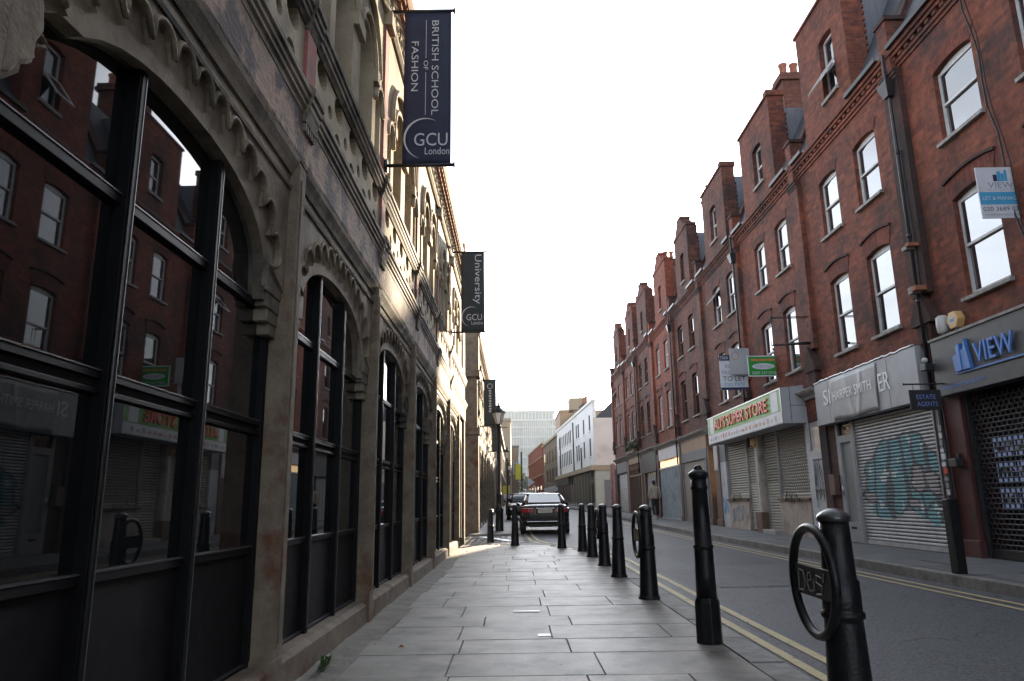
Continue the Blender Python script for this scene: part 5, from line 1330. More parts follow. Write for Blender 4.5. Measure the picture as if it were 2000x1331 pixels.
# empty sign frame
t = thing('sign_frame', 'empty black iron sign frame sticking out from the brick pier', 'sign frame', (6.7, 16.8, 4.7))
b = MB()
P4 = [(6.20, 16.8, 5.35), (7.16, 16.8, 5.35), (7.10, 16.8, 4.70), (6.20, 16.8, 4.67)]
b.tube(P4, 0.013, 6, True)
P5 = [(p[0], 16.92, p[2]) for p in P4]; b.tube(P5, 0.013, 6, True)
for p, q in zip(P4, P5): b.tube([p, q], 0.01, 5)
b.tube([(6.6, 16.86, 4.70), (7.1, 16.86, 4.72)], 0.03, 6)
b.build('frame', MT['black_pipe'], t)
# cables down the nearest house and utility clutter on the red pier
t = thing('cable', 'loose black cable hanging down the nearest brick house front', 'cable', (XR - 0.05, 9.85, 6))
rr = random.Random(6)
b = MB().tube([(XR - 0.06 - 0.02 * rr.random(), 9.92 - 0.04 * k + 0.05 * sin(k * 1.7), 9.0 - k * 0.45) for k in range(12)], 0.014, 6)
b.tube([(XR - 0.05, 9.88 - 0.045 * k + 0.04 * cos(k * 1.4), 8.9 - k * 0.45) for k in range(12)], 0.009, 5)
b.build('strand', MT['wire'], t)
t = thing('cable', 'sooty cable running down the brick joint above the red shop pier', 'cable', (XR - 0.05, 11.95, 6))
b = MB().tube([(XR - 0.14, 11.98 + 0.02 * sin(k), 7.2 - k * 0.4) for k in range(12)], 0.012, 5)
b.tube([(XR - 0.1, 11.0 + 0.1 * k, 3.62 + 0.1 * sin(k * 0.9) ** 2) for k in range(9)], 0.018, 5); b.build('strand', MT['wire'], t)
t = thing('wall_bracket', 'small pale brick bracket sticking out beside the drainpipe, lower one', 'bracket', (XR - .1, 12.2, 5.0))
box('block', XR - 0.3, XR - 0.1, 11.86, 12.0, 4.55, 4.63, MT['terracotta'], t); box('clip', XR - 0.28, XR - 0.1, 12.0, 12.14, 4.53, 4.65, MT['sill'], t)
t = thing('wall_bracket', 'small pale brick bracket sticking out beside the drainpipe, upper one', 'bracket', (XR - .1, 12.2, 5.6))
box('block', XR - 0.3, XR - 0.1, 11.9, 12.0, 5.36, 5.42, MT['terracotta'], t); box('clip', XR - 0.28, XR - 0.1, 12.0, 12.16, 5.33, 5.40, MT['sill'], t)
t = thing('service_pipe', 'black service pipe covered in torn stickers in front of the red shop pier', 'pipe', (XR - 0.12, 12.02, 1))
MB().tube([(XR - 0.10, 12.03, 0.15), (XR - 0.10, 12.03, 2.7)], 0.045, 10).build('pipe', MT['black_pipe'], t)
rr = random.Random(14)
for k in range(14):
    z_ = 0.65 + k * 0.115
    box('sticker', XR - 0.152, XR - 0.148, 11.98 + rr.uniform(-.02, .02), 12.07 + rr.uniform(-.02, .02), z_, z_ + rr.uniform(0.05, 0.10), MT[('board_white', 'sticker', 'ink_grey', 'red_letter', 'board_white', 'alarm_white')[rr.randrange(6)]], t)
t = thing('wall_lamp', 'small black floodlight fixed on the red shop pier', 'lamp', (XR - 0.1, 11.72, 1.6))
box('housing', XR - 0.20, XR - 0.06, 11.62, 11.82, 1.55, 1.68, MT['black_pipe'], t, bevel=0.01); box('arm', XR - 0.10, XR - 0.06, 11.69, 11.75, 1.68, 1.76, MT['black_pipe'], t)
t = thing('floodlight', 'small black floodlight on an arm above the hanging sign', 'lamp', (XR - 0.2, 11.75, 3.2))
box('housing', XR - 0.36, XR - 0.22, 11.80, 11.98, 3.14, 3.26, MT['black_pipe'], t, bevel=0.015); b = MB().tube([(XR - 0.04, 11.9, 3.3), (XR - 0.26, 11.9, 3.22)], 0.014, 6); b.build('arm', MT['black_pipe'], t); MB().ball((XR - 0.30, 11.9, 3.32), 0.05, 10, 6).build('sensor', MT['alarm_white'], t)
# ================================================================ STREET FURNITURE
def bollard_proto():
    t = local_thing('bollard', None, 'bollard', 'black cast iron bollards along the pavement edge')
    b = MB().lathe([(0.124, -0.02), (0.124, 0.018), (0.118, 0.030), (0.110, 0.038), (0.107, 0.05), (0.098, 0.25), (0.086, 0.52), (0.085, 0.540), (0.093, 0.545), (0.096, 0.555), (0.093, 0.565), (0.084, 0.570), (0.076, 0.75), (0.069, 0.92), (0.067, 0.990)], (0, 0, 0), 28)
    b.build('shaft', MT['iron'], t)
    MB().lathe([(0.067, 0.985), (0.075, 0.990), (0.078, 1.000), (0.077, 1.010), (0.070, 1.020), (0.055, 1.033), (0.036, 1.043), (0.015, 1.049), (0.004, 1.050)], (0, 0, 0), 28).build('cap', MT['iron_worn'], t)
    return t
def ring_proto():
    t = local_thing('bollard', None, 'bollard', 'black cast iron bollards along the pavement edge')
    b = MB().lathe([(0.124, -0.02), (0.124, 0.018), (0.118, 0.030), (0.110, 0.038), (0.107, 0.05), (0.098, 0.25), (0.086, 0.53), (0.085, 0.545), (0.095, 0.550), (0.098, 0.562), (0.095, 0.575), (0.086, 0.580), (0.088, 0.590), (0.086, 0.715), (0.076, 0.725), (0.070, 0.90), (0.067, 0.990)], (0, 0, 0), 28)
    b.build('shaft', MT['iron'], t)
    MB().lathe([(0.067, 0.985), (0.075, 0.990), (0.078, 1.000), (0.077, 1.010), (0.070, 1.020), (0.055, 1.033), (0.036, 1.043), (0.015, 1.049), (0.004, 1.050)], (0, 0, 0), 28).build('cap', MT['iron_worn'], t)
    cx, cy, cz, R_ = -0.105, 0.05, 0.71, 0.248
    MB().tube([(cx, cy + R_ * cos(2 * pi * k / 40), cz + R_ * sin(2 * pi * k / 40)) for k in range(40)], 0.022, 12, True).build('cycle_ring', MT['iron'], t)
    MB().box(cx - 0.006, cx + 0.006, cy - R_ + 0.01, cy + R_ - 0.01, cz - 0.075, cz + 0.065).build('bar_plate', MT['iron'], t, bevel=0.003)
    MB().box(cx + 0.006, -0.05, -0.045, 0.045, cz - 0.06, cz + 0.05).build('clamp', MT['iron'], t, bevel=0.004)
    return t
pb_ = bollard_proto(); rb_ = ring_proto()
ring_at = [((1.53, 3.60), 'black bollard with a bicycle ring and scrawled plate, nearest to the camera'), ((1.515, 8.70), 'black bollard with a bicycle ring, second ring bollard along the pavement edge'), ((1.54, 13.14), 'black bollard with a bicycle ring, farthest of the ring bollards')]
plain_at = [((1.517, 11.19), 'plain black bollard between the second and third ring bollards'), ((1.54, 15.20), 'plain black bollard just beyond the farthest ring bollard'),
            ((1.50, 16.93), 'plain black bollard where the pavement edge starts to curve'), ((1.11, 18.14), 'plain black bollard before the right rear corner of the parked dark saloon'),
            ((-0.03, 19.50), 'plain black bollard before the left rear corner of the parked dark saloon'), ((-0.74, 21.43), 'plain black bollard on the cobbles in front of the lamp post')]
for i, ((x, y), lab) in enumerate(ring_at):
    o = rb_ if i == 0 else copy_tree(rb_)
    o.location = (x, y, 0); o['label'] = lab; o.rotation_euler = (0.006 * sin(3 * i + 1), 0.008 * cos(5 * i + 1), 0)
for i, ((x, y), lab) in enumerate(plain_at):
    o = pb_ if i == 0 else copy_tree(pb_)
    o.location = (x, y, -0.0 if y < 20 else -0.12); o['label'] = lab; o.rotation_euler = (0.007 * sin(4 * i), 0.012 * cos(7 * i), 0.5 * i)
# tag scrawled on the nearest plate
b = MB(); xx = 1.53 - 0.1125
def stroke(pts): b.tube([(xx, 3.6 + 0.05 - 0.19 + 0.38 * (1 - p[0]), 0.64 + 0.125 * p[1]) for p in pts], 0.0045, 4, smooth=False)
stroke([(0.06, 0.1), (0.10, 0.9), (0.24, 0.85), (0.30, 0.45), (0.22, 0.12), (0.06, 0.1)])
stroke([(0.36, 0.5), (0.48, 0.6), (0.46, 0.85), (0.38, 0.8), (0.36, 0.4), (0.42, 0.15), (0.52, 0.2)])
stroke([(0.56, 0.2), (0.57, 0.65)]); stroke([(0.80, 0.75), (0.66, 0.8), (0.64, 0.55), (0.80, 0.45), (0.78, 0.15), (0.62, 0.1)]); stroke([(0.88, 0.9), (0.86, 0.6)])
pbp = [c for c in rb_.children if c.name.startswith('bar_plate')][0]
o = b.build('tag_paint', MT['graf_pale'], None); o.parent = pbp; o.matrix_parent_inverse = Matrix.Translation((-1.53, -3.6, 0))

t = local_thing('street_post', 'tall thick black iron post with an onion cap and stepped base on the pavement edge', 'post')
MB().lathe([(0.104, -0.02), (0.100, 0.30), (0.090, 0.33), (0.080, 0.345)], (0, 0, 0), 8, False).build('base', MT['iron'], t, bevel=0.006)
MB().lathe([(0.080, 0.34), (0.078, 0.50), (0.074, 0.70), (0.073, 0.715), (0.080, 0.72), (0.082, 0.73), (0.080, 0.74), (0.071, 0.745), (0.066, 1.0), (0.062, 1.18), (0.069, 1.185), (0.071, 1.195), (0.066, 1.205), (0.062, 1.215), (0.062, 1.265)], (0, 0, 0), 28).build('shaft', MT['iron'], t)
MB().lathe([(0.062, 1.26), (0.079, 1.285), (0.082, 1.298), (0.078, 1.312), (0.062, 1.327), (0.045, 1.337), (0.036, 1.343), (0.034, 1.352), (0.030, 1.366), (0.018, 1.376), (0.003, 1.380)], (0, 0, 0), 28).build('cap', MT['iron'], t)
t.location = (1.51, 6.05, 0)
t = thing('street_post', 'square dark post leaning before the graffiti shutter on the far pavement', 'post', (5.71, 9.74, 0.11))
box('post', 5.64, 5.78, 9.67, 9.81, 0.08, 1.06, MT['brown_wood'], t, bevel=0.012); 
for o in t.children: o.data.materials[0] = MT['iron']

# street lamps
def lamp(label, h, first=None):
    t = local_thing('street_lamp', label, 'lamp post', 'black street lamps along the left pavement')
    k = h / 4.85
    MB().lathe([(0.17, -0.1), (0.17, 0.06), (0.15, 0.10), (0.14, 0.75), (0.155, 0.79), (0.155, 0.85), (0.10, 0.95), (0.085, 1.3), (0.11, 1.33), (0.11, 1.38), (0.07, 1.42), (0.055, h * 0.80), (0.075, h * 0.805), (0.075, h * 0.815), (0.035, h * 0.82)], (0, 0, 0), 14).build('column', MT['iron'], t)
    L0 = h * 0.82
    MB().lathe([(0.10, L0), (0.235, L0 + 0.42), (0.235, L0 + 0.425)], (0, 0, 0), 6, False).build('lantern', MT['lantern'], t)
    b = MB().lathe([(0.27, L0 + 0.42), (0.27, L0 + 0.45), (0.20, L0 + 0.55), (0.10, L0 + 0.64), (0.09, L0 + 0.70), (0.04, L0 + 0.74), (0.045, L0 + 0.78), (0.004, L0 + 0.86)], (0, 0, 0), 6, False)
    b.lathe([(0.09, L0 - 0.02), (0.115, L0), (0.115, L0 + 0.02)], (0, 0, 0), 6, False)
    for q in range(6):
        a = 2 * pi * q / 6; b.tube([(0.10 * cos(a), 0.10 * sin(a), L0), (0.24 * cos(a), 0.24 * sin(a), L0 + 0.43)], 0.010, 4)
    b.tube([(-0.32, 0, L0 - 0.12), (0.32, 0, L0 - 0.12)], 0.016, 6)
    b.build('lantern_frame', MT['iron'], t)
    return t
l1 = lamp('tall black street lamp at the cobbled alley corner in front of the second banner building', 4.85); l1.location = (-0.60, 27.2, 0.0)
for (x, y, lab) in ((-0.52, 49.0, 'black street lamp with a pale lantern, second from the alley'), (-0.62, 72.0, 'small distant black street lamp beside the yellow street sign'), (-0.75, 95.0, 'farthest small black street lamp on the left pavement')):
    o = copy_tree(l1); o.location = (x, y, g(y) - 0.25); o['label'] = lab

# banners
def banner(label, y, x0, x1, za, zb, m, wall=-1.36):
    t = thing('banner', label, 'banner', (wall, y, zb), group='dark hanging banners on the arcade')
    for z_ in (zb, za):
        b = MB().tube([(wall, y, z_), (x1 + 0.03, y, z_)], 0.021, 8); b.lathe([(0.0, 0)] * 1 + [(0.03, 0.0), (0.03, 0.015)], (wall + 0.01, y, z_), 8) if False else None
        b.tube([(x1 + 0.028, y, z_), (x1 + 0.045, y, z_)], 0.034, 10); b.tube([(wall - 0.02, y, z_), (wall + 0.01, y, z_)], 0.075, 10)
        b.build('bracket', MT['black_pipe'], t)
    vs = []; fs = []; n, mm_ = 8, 24
    for i in range(n + 1):
        for j in range(mm_ + 1):
            u = i / n; v = j / mm_
            vs.append((x0 + (x1 - x0) * u, y + 0.012 * sin(u * 5 + v * 2) * sin(pi * v), zb - 0.015 - (zb - za - 0.03) * v))
    for i in range(n):
        for j in range(mm_):
            a = i * (mm_ + 1) + j; fs.append((a, a + 1, a + mm_ + 2, a + mm_ + 1))
    q = MB(); q.add(vs, fs, True); c = q.build('cloth', MT[m], t)
    s = c.modifiers.new('thick', 'SOLIDIFY'); s.thickness = 0.004
    return t
def gcu(t, cx, y, cz, k, serif=True):
    text('GCU', 'emblem_letters', t, (cx + 0.03 * k, y, cz), '-y', 0.37 * k, 0.155 * k, MT['ink_pale'], 0.001)
    text('London', 'emblem_letters', t, (cx + 0.10 * k, y, cz - 0.14 * k), '-y', 0.27 * k, 0.085 * k, MT['ink_pale'], 0.001)
    b = MB(); n = 26; vs = []; fs = []
    for i in range(n + 1):
        a = radians(62) + radians(190) * i / n; w = 0.022 * k * sin(pi * i / n) + 0.002
        for r_ in (0.245 * k - w / 2, 0.245 * k + w / 2): vs.append((cx - 0.03 * k + r_ * cos(a) * 0.95, y, cz + 0.01 * k + r_ * sin(a)))
    for i in range(n): fs.append((2 * i, 2 * i + 1, 2 * i + 3, 2 * i + 2))
    b.add(vs, fs).build('emblem_arc', MT['ink_pale'], t, fix=False)
def seriftext(s, t, c, w, h, m):
    """vertical lettering, reading downwards"""
    text(s, 'lettering', t, c, 'down', w, h, m, 0.001)
bn = banner('large navy banner reading British School of Fashion, nearest to the camera', 7.30, -1.19, -0.655, 4.73, 6.66, 'navy')
yy = 7.28
seriftext('BRITISH SCHOOL', bn, (-0.835, yy, 5.925), 1.20, 0.078, MT['ink_pale'])
seriftext('FASHION', bn, (-1.065, yy, 5.94), 0.63, 0.078, MT['ink_pale'])
seriftext('OF', bn, (-0.94, yy, 5.95), 0.12, 0.05, MT['ink_pale'])
box('rule', -0.943, -0.937, yy - 0.001, yy, 6.04, 6.53, MT['ink_pale'], bn); box('rule', -0.943, -0.937, yy - 0.001, yy, 5.33, 5.86, MT['ink_pale'], bn)
gcu(bn, -0.905, yy, 5.03, 1.0)
bn = banner('grey green banner reading University with a white ring emblem below', 15.8, -1.17, -0.635, 4.86, 6.76, 'teal_banner')
yy = 15.78
seriftext('University', bn, (-0.80, yy, 6.10), 1.18, 0.20, MT['ink_pale']); gcu(bn, -0.90, yy, 5.20, 0.95)
bn = banner('dark banner with a small round emblem hanging beyond the tall alley lamp', 29.0, -1.22, -0.72, 4.1, 5.98, 'teal_banner')
MB().tube([(-0.97 + 0.10 * cos(2 * pi * k / 16), 28.978, 5.72 + 0.10 * sin(2 * pi * k / 16)) for k in range(16)], 0.018, 5, True).build('emblem_ring', MT['ink_pale'], bn)
for k in range(9): box('small_letter', -1.02 + 0.015 * (k % 2), -0.92, 28.977, 28.979, 5.50 - k * 0.105, 5.57 - k * 0.105, MT['ink_pale'], bn)
bn = banner('small dark banner, farthest of the banners on the left', 38.0, -1.2, -0.7, 3.7, 5.3, 'teal_banner')
# wire across the street
t = thing('overhead_wire', 'thin overhead wire with a small lamp hanging from the second banner wall', 'wire', (-1.3, 30, 10))
b = MB().tube([(-0.95, 15.9, 6.0), (-0.55, 15.9, 6.02), (-0.18, 15.9, 6.03)], 0.0035, 4); b.ball((-0.18, 15.9, 6.035), 0.014, 6, 4); b.build('strand', MT['wire'], t)

# weeds and leaf
wd = thing('weed', 'small pale green weed growing at the foot of the arcade plinth', 'weed', (-1.36, 5.3, 0))
b = MB(); rr = random.Random(3)
for k in range(34):
    a = rr.uniform(0, 2 * pi); L_ = rr.uniform(0.06, 0.17); c = Vector((-1.36 + 0.05 * rr.random(), 5.3 + rr.gauss(0, 0.05), 0.01))
    d_ = Vector((abs(cos(a)) * 0.6, sin(a) * 0.8, rr.uniform(0.5, 1.3))).normalized(); s_ = d_.cross(Vector((0, 0, 1))).normalized() * 0.010
    p1 = c + d_ * L_ * 0.6; p2 = c + d_ * L_ + Vector((0.03 * cos(a), 0.04 * sin(a), -0.03))
    b.add([tuple(c), tuple(p1 - s_), tuple(p2), tuple(p1 + s_)], [(0, 1, 2, 3)])
b.build('leaf', MT['leaf'], wd, kind='stuff', fix=False)
lf = MB().add([(-0.94, 6.04, 0.004), (-0.915, 6.055, 0.022), (-0.89, 6.04, 0.006), (-0.905, 6.015, 0.012)], [(0, 1, 2), (0, 2, 3)]).build('fallen_leaf', MT['dry_leaf'])
tag(lf, 'single dry orange leaf lying on the paving near the weed', 'leaf')

b = MB(); rr = random.Random(31)
for k in range(70):
    x = -1.33 + abs(rr.gauss(0, 0.10)); y = rr.uniform(3.2, 17); s_ = rr.uniform(0.006, 0.018); a = rr.uniform(0, 3)
    z = 0.022 if x < -1.2 else 0.006
    b.add([(x + s_ * cos(a + q * 1.6 + rr.random() * .5), y + s_ * sin(a + q * 1.6), z + rr.uniform(0, .006)) for q in range(4)], [(0, 1, 2, 3)])
tag(b.build('litter', MT['dry_leaf'], None, fix=False), 'small dry scraps and leaf bits lying along the foot of the arcade', 'litter', kind='stuff')

# ================================================================ CARS
def loft(sections, close_ends=True):
    """sections: list of (y, [(x, z) half profile from bottom centre to top centre]); mirrored"""
    b = MB(); vs = []; fs = []; n = None
    for y, half in sections:
        ring = [(x, y, z) for x, z in half] + [(-x, y, z) for x, z in half[::-1] if abs(x) > 1e-6]
        n = len(ring); vs += ring
    for i in range(len(sections) - 1):
        for k in range(n):
            k2 = (k + 1) % n; fs.append((i * n + k, i * n + k2, (i + 1) * n + k2, (i + 1) * n + k))
    fs.append(tuple(range(n - 1, -1, -1))); m = (len(sections) - 1) * n; fs.append(tuple(range(m, m + n)))
    b.add(vs, fs, True); return b
def car(label, paint, group='cars parked at the left kerb', roof=None):
    t = local_thing('parked_car', label, 'car', group)
    def sec(y, w, zb, zs, crown=0.0, sh=0.93):
        return (y, [(0, zb), (w * 0.80, zb), (w * 0.96, zb + 0.10), (w, zb + 0.28), (w, zs - 0.30), (w * 0.985, zs - 0.14), (w * sh, zs - 0.03), (w * sh * 0.8, zs + crown * 0.6), (0, zs + crown)])
    W = 0.90
    b = loft([sec(0.0, W * 0.84, 0.36, 0.88, 0.0), sec(0.05, W * 0.93, 0.30, 0.97, 0.0), sec(0.16, W * 0.965, 0.26, 1.02, 0.005), sec(0.45, W * 0.99, 0.24, 1.04, 0.01), sec(1.0, W, 0.23, 1.02, 0.02), sec(2.0, W, 0.22, 0.98, 0.02), sec(3.2, W, 0.22, 0.97, 0.02), sec(3.8, W * 0.99, 0.23, 0.92, 0.03), sec(4.45, W * 0.95, 0.24, 0.80, 0.03), sec(4.78, W * 0.82, 0.28, 0.66, 0.01)])
    body = b.build('body', MT[paint], t); body.modifiers.new('smooth', 'SUBSURF').levels = 2; body.modifiers['smooth'].render_levels = 2
    def cab(y, w, z0, z1, k=0.80): return (y, [(0, z0), (w, z0), (w * (0.97 - 0.4 * (1 - k)), z0 + (z1 - z0) * 0.5), (w * k, z1 - 0.03), (w * k * 0.8, z1), (0, z1 + 0.012)])
    g_ = loft([cab(0.62, 0.74, 0.97, 1.03, 0.92), cab(0.95, 0.78, 0.95, 1.21, 0.84), cab(1.40, 0.80, 0.95, 1.37, 0.80), cab(1.85, 0.80, 0.95, 1.425, 0.79), cab(2.5, 0.80, 0.95, 1.43, 0.79), cab(2.85, 0.79, 0.95, 1.36, 0.82), cab(3.55, 0.76, 0.93, 1.00, 0.94)])
    g_.build('windows', MT['car_glass'], t)
    rw = MB().add([(-0.60, 0.66, 1.105), (0.60, 0.66, 1.105), (0.545, 1.40, 1.418), (-0.545, 1.40, 1.418)], [(0, 1, 2, 3)]).build('rear_window', MT['rear_glass'], t)
    rf = loft([(1.42, [(0, 1.375), (0.60, 1.352), (0.655, 1.325), (0.60, 1.388), (0, 1.405)]), (1.85, [(0, 1.43), (0.62, 1.405), (0.665, 1.37), (0.62, 1.43), (0, 1.452)]), (2.5, [(0, 1.434), (0.62, 1.41), (0.665, 1.375), (0.62, 1.436), (0, 1.457)]), (2.82, [(0, 1.37), (0.62, 1.345), (0.66, 1.30), (0.62, 1.373), (0, 1.395)])])
    rf.build('roof', MT[roof or paint], t)
    for s in (-1, 1):
        MB().tube([(s * 0.655, 1.42, 1.335), (s * 0.74, 0.95, 1.14), (s * 0.80, 0.55, 1.02)], [0.045, 0.05, 0.06], 6).build('rear_pillar', MT[paint], t)
        MB().tube([(s * 0.66, 2.80, 1.31), (s * 0.75, 3.55, 0.99)], 0.032, 6).build('front_pillar', MT[paint], t); MB().tube([(s * 0.665, 2.1, 1.375), (s * 0.80, 2.1, 0.98)], 0.035, 6).build('door_pillar', MT[paint], t)
    for s in (-1, 1):
        for y in (0.95, 3.85):
            w = MB(); pr_ = [(0.20, -0.11), (0.31, -0.11), (0.335, -0.08), (0.335, 0.08), (0.31, 0.11), (0.20, 0.11)]
            vs = []; n = 24; fs = []
            for r_, x in pr_:
                for k in range(n): vs.append((s * 0.80 + x, y + r_ * cos(2 * pi * k / n), 0.335 + r_ * sin(2 * pi * k / n)))
            for i in range(len(pr_) - 1):
                for k in range(n): k2 = (k + 1) % n; fs.append((i * n + k, i * n + k2, (i + 1) * n + k2, (i + 1) * n + k))
            w.add(vs, fs, True); wh = w.build('wheel', MT['tyre'], t)
            q = MB(); 
            for k in range(5):
                a = 2 * pi * k / 5; q.prism([(y + 0.03 * sin(a), 0.335 + 0.03 * cos(a)), (y + 0.21 * cos(a + .12), 0.335 + 0.21 * sin(a + .12)), (y + 0.21 * cos(a - .12), 0.335 + 0.21 * sin(a - .12))], 'x', s * 0.80 + s * 0.05, s * 0.80 + s * 0.09)
            q.build('rim', MT['alloy'], wh)
        # tail light wrapping round the corner
        b = MB().prism([(s * 0.40, -0.03), (s * 0.62, -0.02), (s * 0.80, 0.04), (s * 0.895, 0.24), (s * 0.84, 0.30), (s * 0.4, 0.20)], 'z', 0.745, 0.905)
        b.build('tail_light', MT['tail'], t, bevel=0.02)
        b = MB().ball((s * 0.98, 3.05, 1.02), 0.10, 10, 6, (1.0, 0.6, 0.7)); b.tube([(s * 0.86, 3.1, 0.98), (s * 0.98, 3.08, 1.0)], 0.02, 6); b.build('mirror', MT[paint], t)
        MB().tube([(s * 0.52, -0.01, 0.30), (s * 0.52, 0.2, 0.30)], 0.045, 10).build('exhaust', MT['chrome'], t)
    box('number_plate', -0.26, 0.26, -0.006, 0.02, 0.745, 0.865, MT['plate_y'], t, bevel=0.004)
    for k in range(6): box('plate_letter', -0.21 + k * 0.073, -0.165 + k * 0.073, -0.010, -0.006, 0.775, 0.84, MT['ink_grey'], t)
    box('plate_recess', -0.33, 0.33, 0.004, 0.03, 0.72, 0.90, MT['dark'], t); box('trunk_trim', -0.33, 0.33, -0.004, 0.02, 0.895, 0.91, MT['chrome'], t)
    MB().lathe([(0.035, 0), (0.035, 0.01)], (0, 0, 0), 12).build('badge', MT['chrome'], t).matrix_basis = Matrix.Translation((0, 0.075, 0.955)) @ Matrix.Rotation(radians(80), 4, 'X')
    box('bumper_trim', -0.66, 0.66, -0.03, 0.05, 0.435, 0.46, MT['chrome'], t, bevel=0.004); box('diffuser', -0.62, 0.62, -0.01, 0.12, 0.27, 0.36, MT['tyre'], t, bevel=0.01)
    b = MB().prism([(1.50, 1.40), (1.66, 1.43), (1.55, 1.50)], 'x', -0.012, 0.012); b.build('antenna', MT[paint], t)
    b = MB()
    for s in (-1, 1): b.box(s * 0.40, s * 0.70, 4.70, 4.80, 0.56, 0.66)
    b.build('headlight', MT['lantern'], t)
    return t
c1 = car('dark glossy saloon car parked behind the bollards with red tail lights facing the camera', 'car_paint')
c1.location = (1.02, 25.6, g(25.6) - 0.012); c1.scale = (0.96, 1, 0.98)
c2 = copy_tree(c1); c2.location = (0.72, 41.2, g(41) - 0.012); c2.rotation_euler = (0, 0, pi); c2['label'] = 'dark car facing the camera, parked beyond the nearest saloon car'
c2.location = (0.40, 43.0, g(43) - 0.012)
c3 = car('silver car with a bright roof, farthest of the parked cars at the left kerb', 'car_silver'); c3.location = (0.95, 52, g(52) - 0.012)

# ================================================================ PERSON
def person(loc, rz, label, S=1.0):
    t = thing('person', label, 'person', loc); t['local'] = 1
    def skin_mesh(name, verts, edges, m, sub=2, root=0, par=None):
        me = bpy.data.meshes.new(name); me.from_pydata([v[:3] for v in verts], edges, [])
        o = bpy.data.objects.new(name, me); link(o); o.parent = par or t
        md = o.modifiers.new('skin', 'SKIN'); md.use_smooth_shade = True
        for i, v in enumerate(verts): me.skin_vertices[0].data[i].radius = (v[3], v[4] if len(v) > 4 else v[3])
        for i in range(len(verts)): me.skin_vertices[0].data[i].use_root = (i == root)
        s_ = o.modifiers.new('sub', 'SUBSURF'); s_.levels = sub; s_.render_levels = sub
        me.materials.append(m); return o
    # body: pelvis, spine, neck, head, arms, legs mid stride (walking along +y)
    V = [(0, 0, 0.95, .13, .10), (0, 0, 1.12, .125, .09), (0, 0.01, 1.32, .15, .10), (0, 0.02, 1.45, .10, .075), (0, 0.03, 1.52, .052), (0, 0.05, 1.60, .072, .08), (0, 0.055, 1.70, .070, .085), (0, 0.05, 1.76, .045),
         (.19, 0.01, 1.42, .058), (.24, -0.03, 1.16, .044), (.25, 0.10, 0.95, .034), (.25, 0.15, 0.88, .036, .02),
         (-.19, 0.01, 1.42, .058), (-.25, -0.06, 1.16, .044), (-.25, 0.0, 0.92, .034), (-.25, 0.03, 0.84, .036, .02),
         (.09, 0, 0.86, .09), (.10, 0.16, 0.50, .06), (.10, 0.12, 0.10, .042), (.10, 0.25, 0.045, .04, .03),
         (-.09, 0, 0.86, .09), (-.10, -0.04, 0.48, .06), (-.10, -0.30, 0.14, .042), (-.10, -0.20, 0.05, .04, .03)]
    E_ = [(0, 1), (1, 2), (2, 3), (3, 4), (4, 5), (5, 6), (6, 7), (3, 8), (8, 9), (9, 10), (10, 11), (3, 12), (12, 13), (13, 14), (14, 15), (0, 16), (16, 17), (17, 18), (18, 19), (0, 20), (20, 21), (21, 22), (22, 23)]
    body = skin_mesh('body', V, E_, MT['skin'])
    for s, (hx_, hy, hz, dy) in ((1, (.25, .165, .86, .03)), (-1, (-.25, .035, .82, .0))):
        fb = MB()
        for k in range(4): fb.tube([(hx_ + s * 0.004, hy - 0.03 + k * 0.02, hz), (hx_ + s * 0.002, hy - 0.028 + k * 0.021 + dy * .3, hz - 0.05), (hx_ - s * 0.015, hy - 0.024 + k * 0.02, hz - 0.085 - 0.008 * (k in (1, 2)))], [0.010, 0.009, 0.007], 6)
        fb.tube([(hx_, hy + 0.03, hz + 0.03), (hx_ - s * .01, hy + 0.055, hz - 0.01), (hx_ - s * .015, hy + 0.055, hz - 0.04)], [0.011, 0.010, 0.008], 6)
        f = fb.build('fingers', MT['skin'], None); f.parent = body
    fc = MB().ball((0, 0.138, 1.655), 0.018, 6, 5, (.8, 1, 1.4)); 
    for s in (-1, 1): fc.ball((s * .085, 0.05, 1.665), 0.022, 6, 5, (.4, .8, 1.3))
    f = fc.build('face_features', MT['skin'], None); f.parent = body
    ey = MB()
    for s in (-1, 1): ey.ball((s * .03, 0.13, 1.68), 0.010, 6, 5)
    ey.box(-.025, .025, 0.128, 0.136, 1.615, 1.622)
    f = ey.build('eyes', MT['hair'], None); f.parent = body
    jk = [(0, 0, 0.92, .165, .13), (0, 0, 1.08, .165, .125), (0, 0.01, 1.30, .185, .135), (0, 0.015, 1.44, .13, .10), (0, 0.015, 1.52, .085, .085),
          (.20, 0.01, 1.42, .078), (.255, -0.03, 1.16, .066), (.26, 0.10, 0.955, .054), (-.20, 0.01, 1.42, .078), (-.265, -0.06, 1.16, .066), (-.265, 0.0, 0.93, .054)]
    skin_mesh('jacket', jk, [(0, 1), (1, 2), (2, 3), (3, 4), (3, 5), (5, 6), (6, 7), (3, 8), (8, 9), (9, 10)], MT['jacket'])
    tr = [(0, 0, 0.95, .145, .115), (.09, 0, 0.86, .105), (.10, 0.16, 0.50, .078), (.10, 0.125, 0.13, .062), (-.09, 0, 0.86, .105), (-.10, -0.04, 0.48, .078), (-.10, -0.285, 0.165, .062)]
    skin_mesh('trousers', tr, [(0, 1), (1, 2), (2, 3), (0, 4), (4, 5), (5, 6)], MT['trousers'])
    for (sx, sy, sz, nm) in ((.10, 0.16, 0.0, 0), (-.10, -0.27, 0.03, 1)):
        b = MB().ball((sx, sy + 0.03, 0.052 + sz), 0.055, 10, 6, (.85, 2.3, .9)); o = b.build('shoe', MT['door_white'], None); o.parent = t
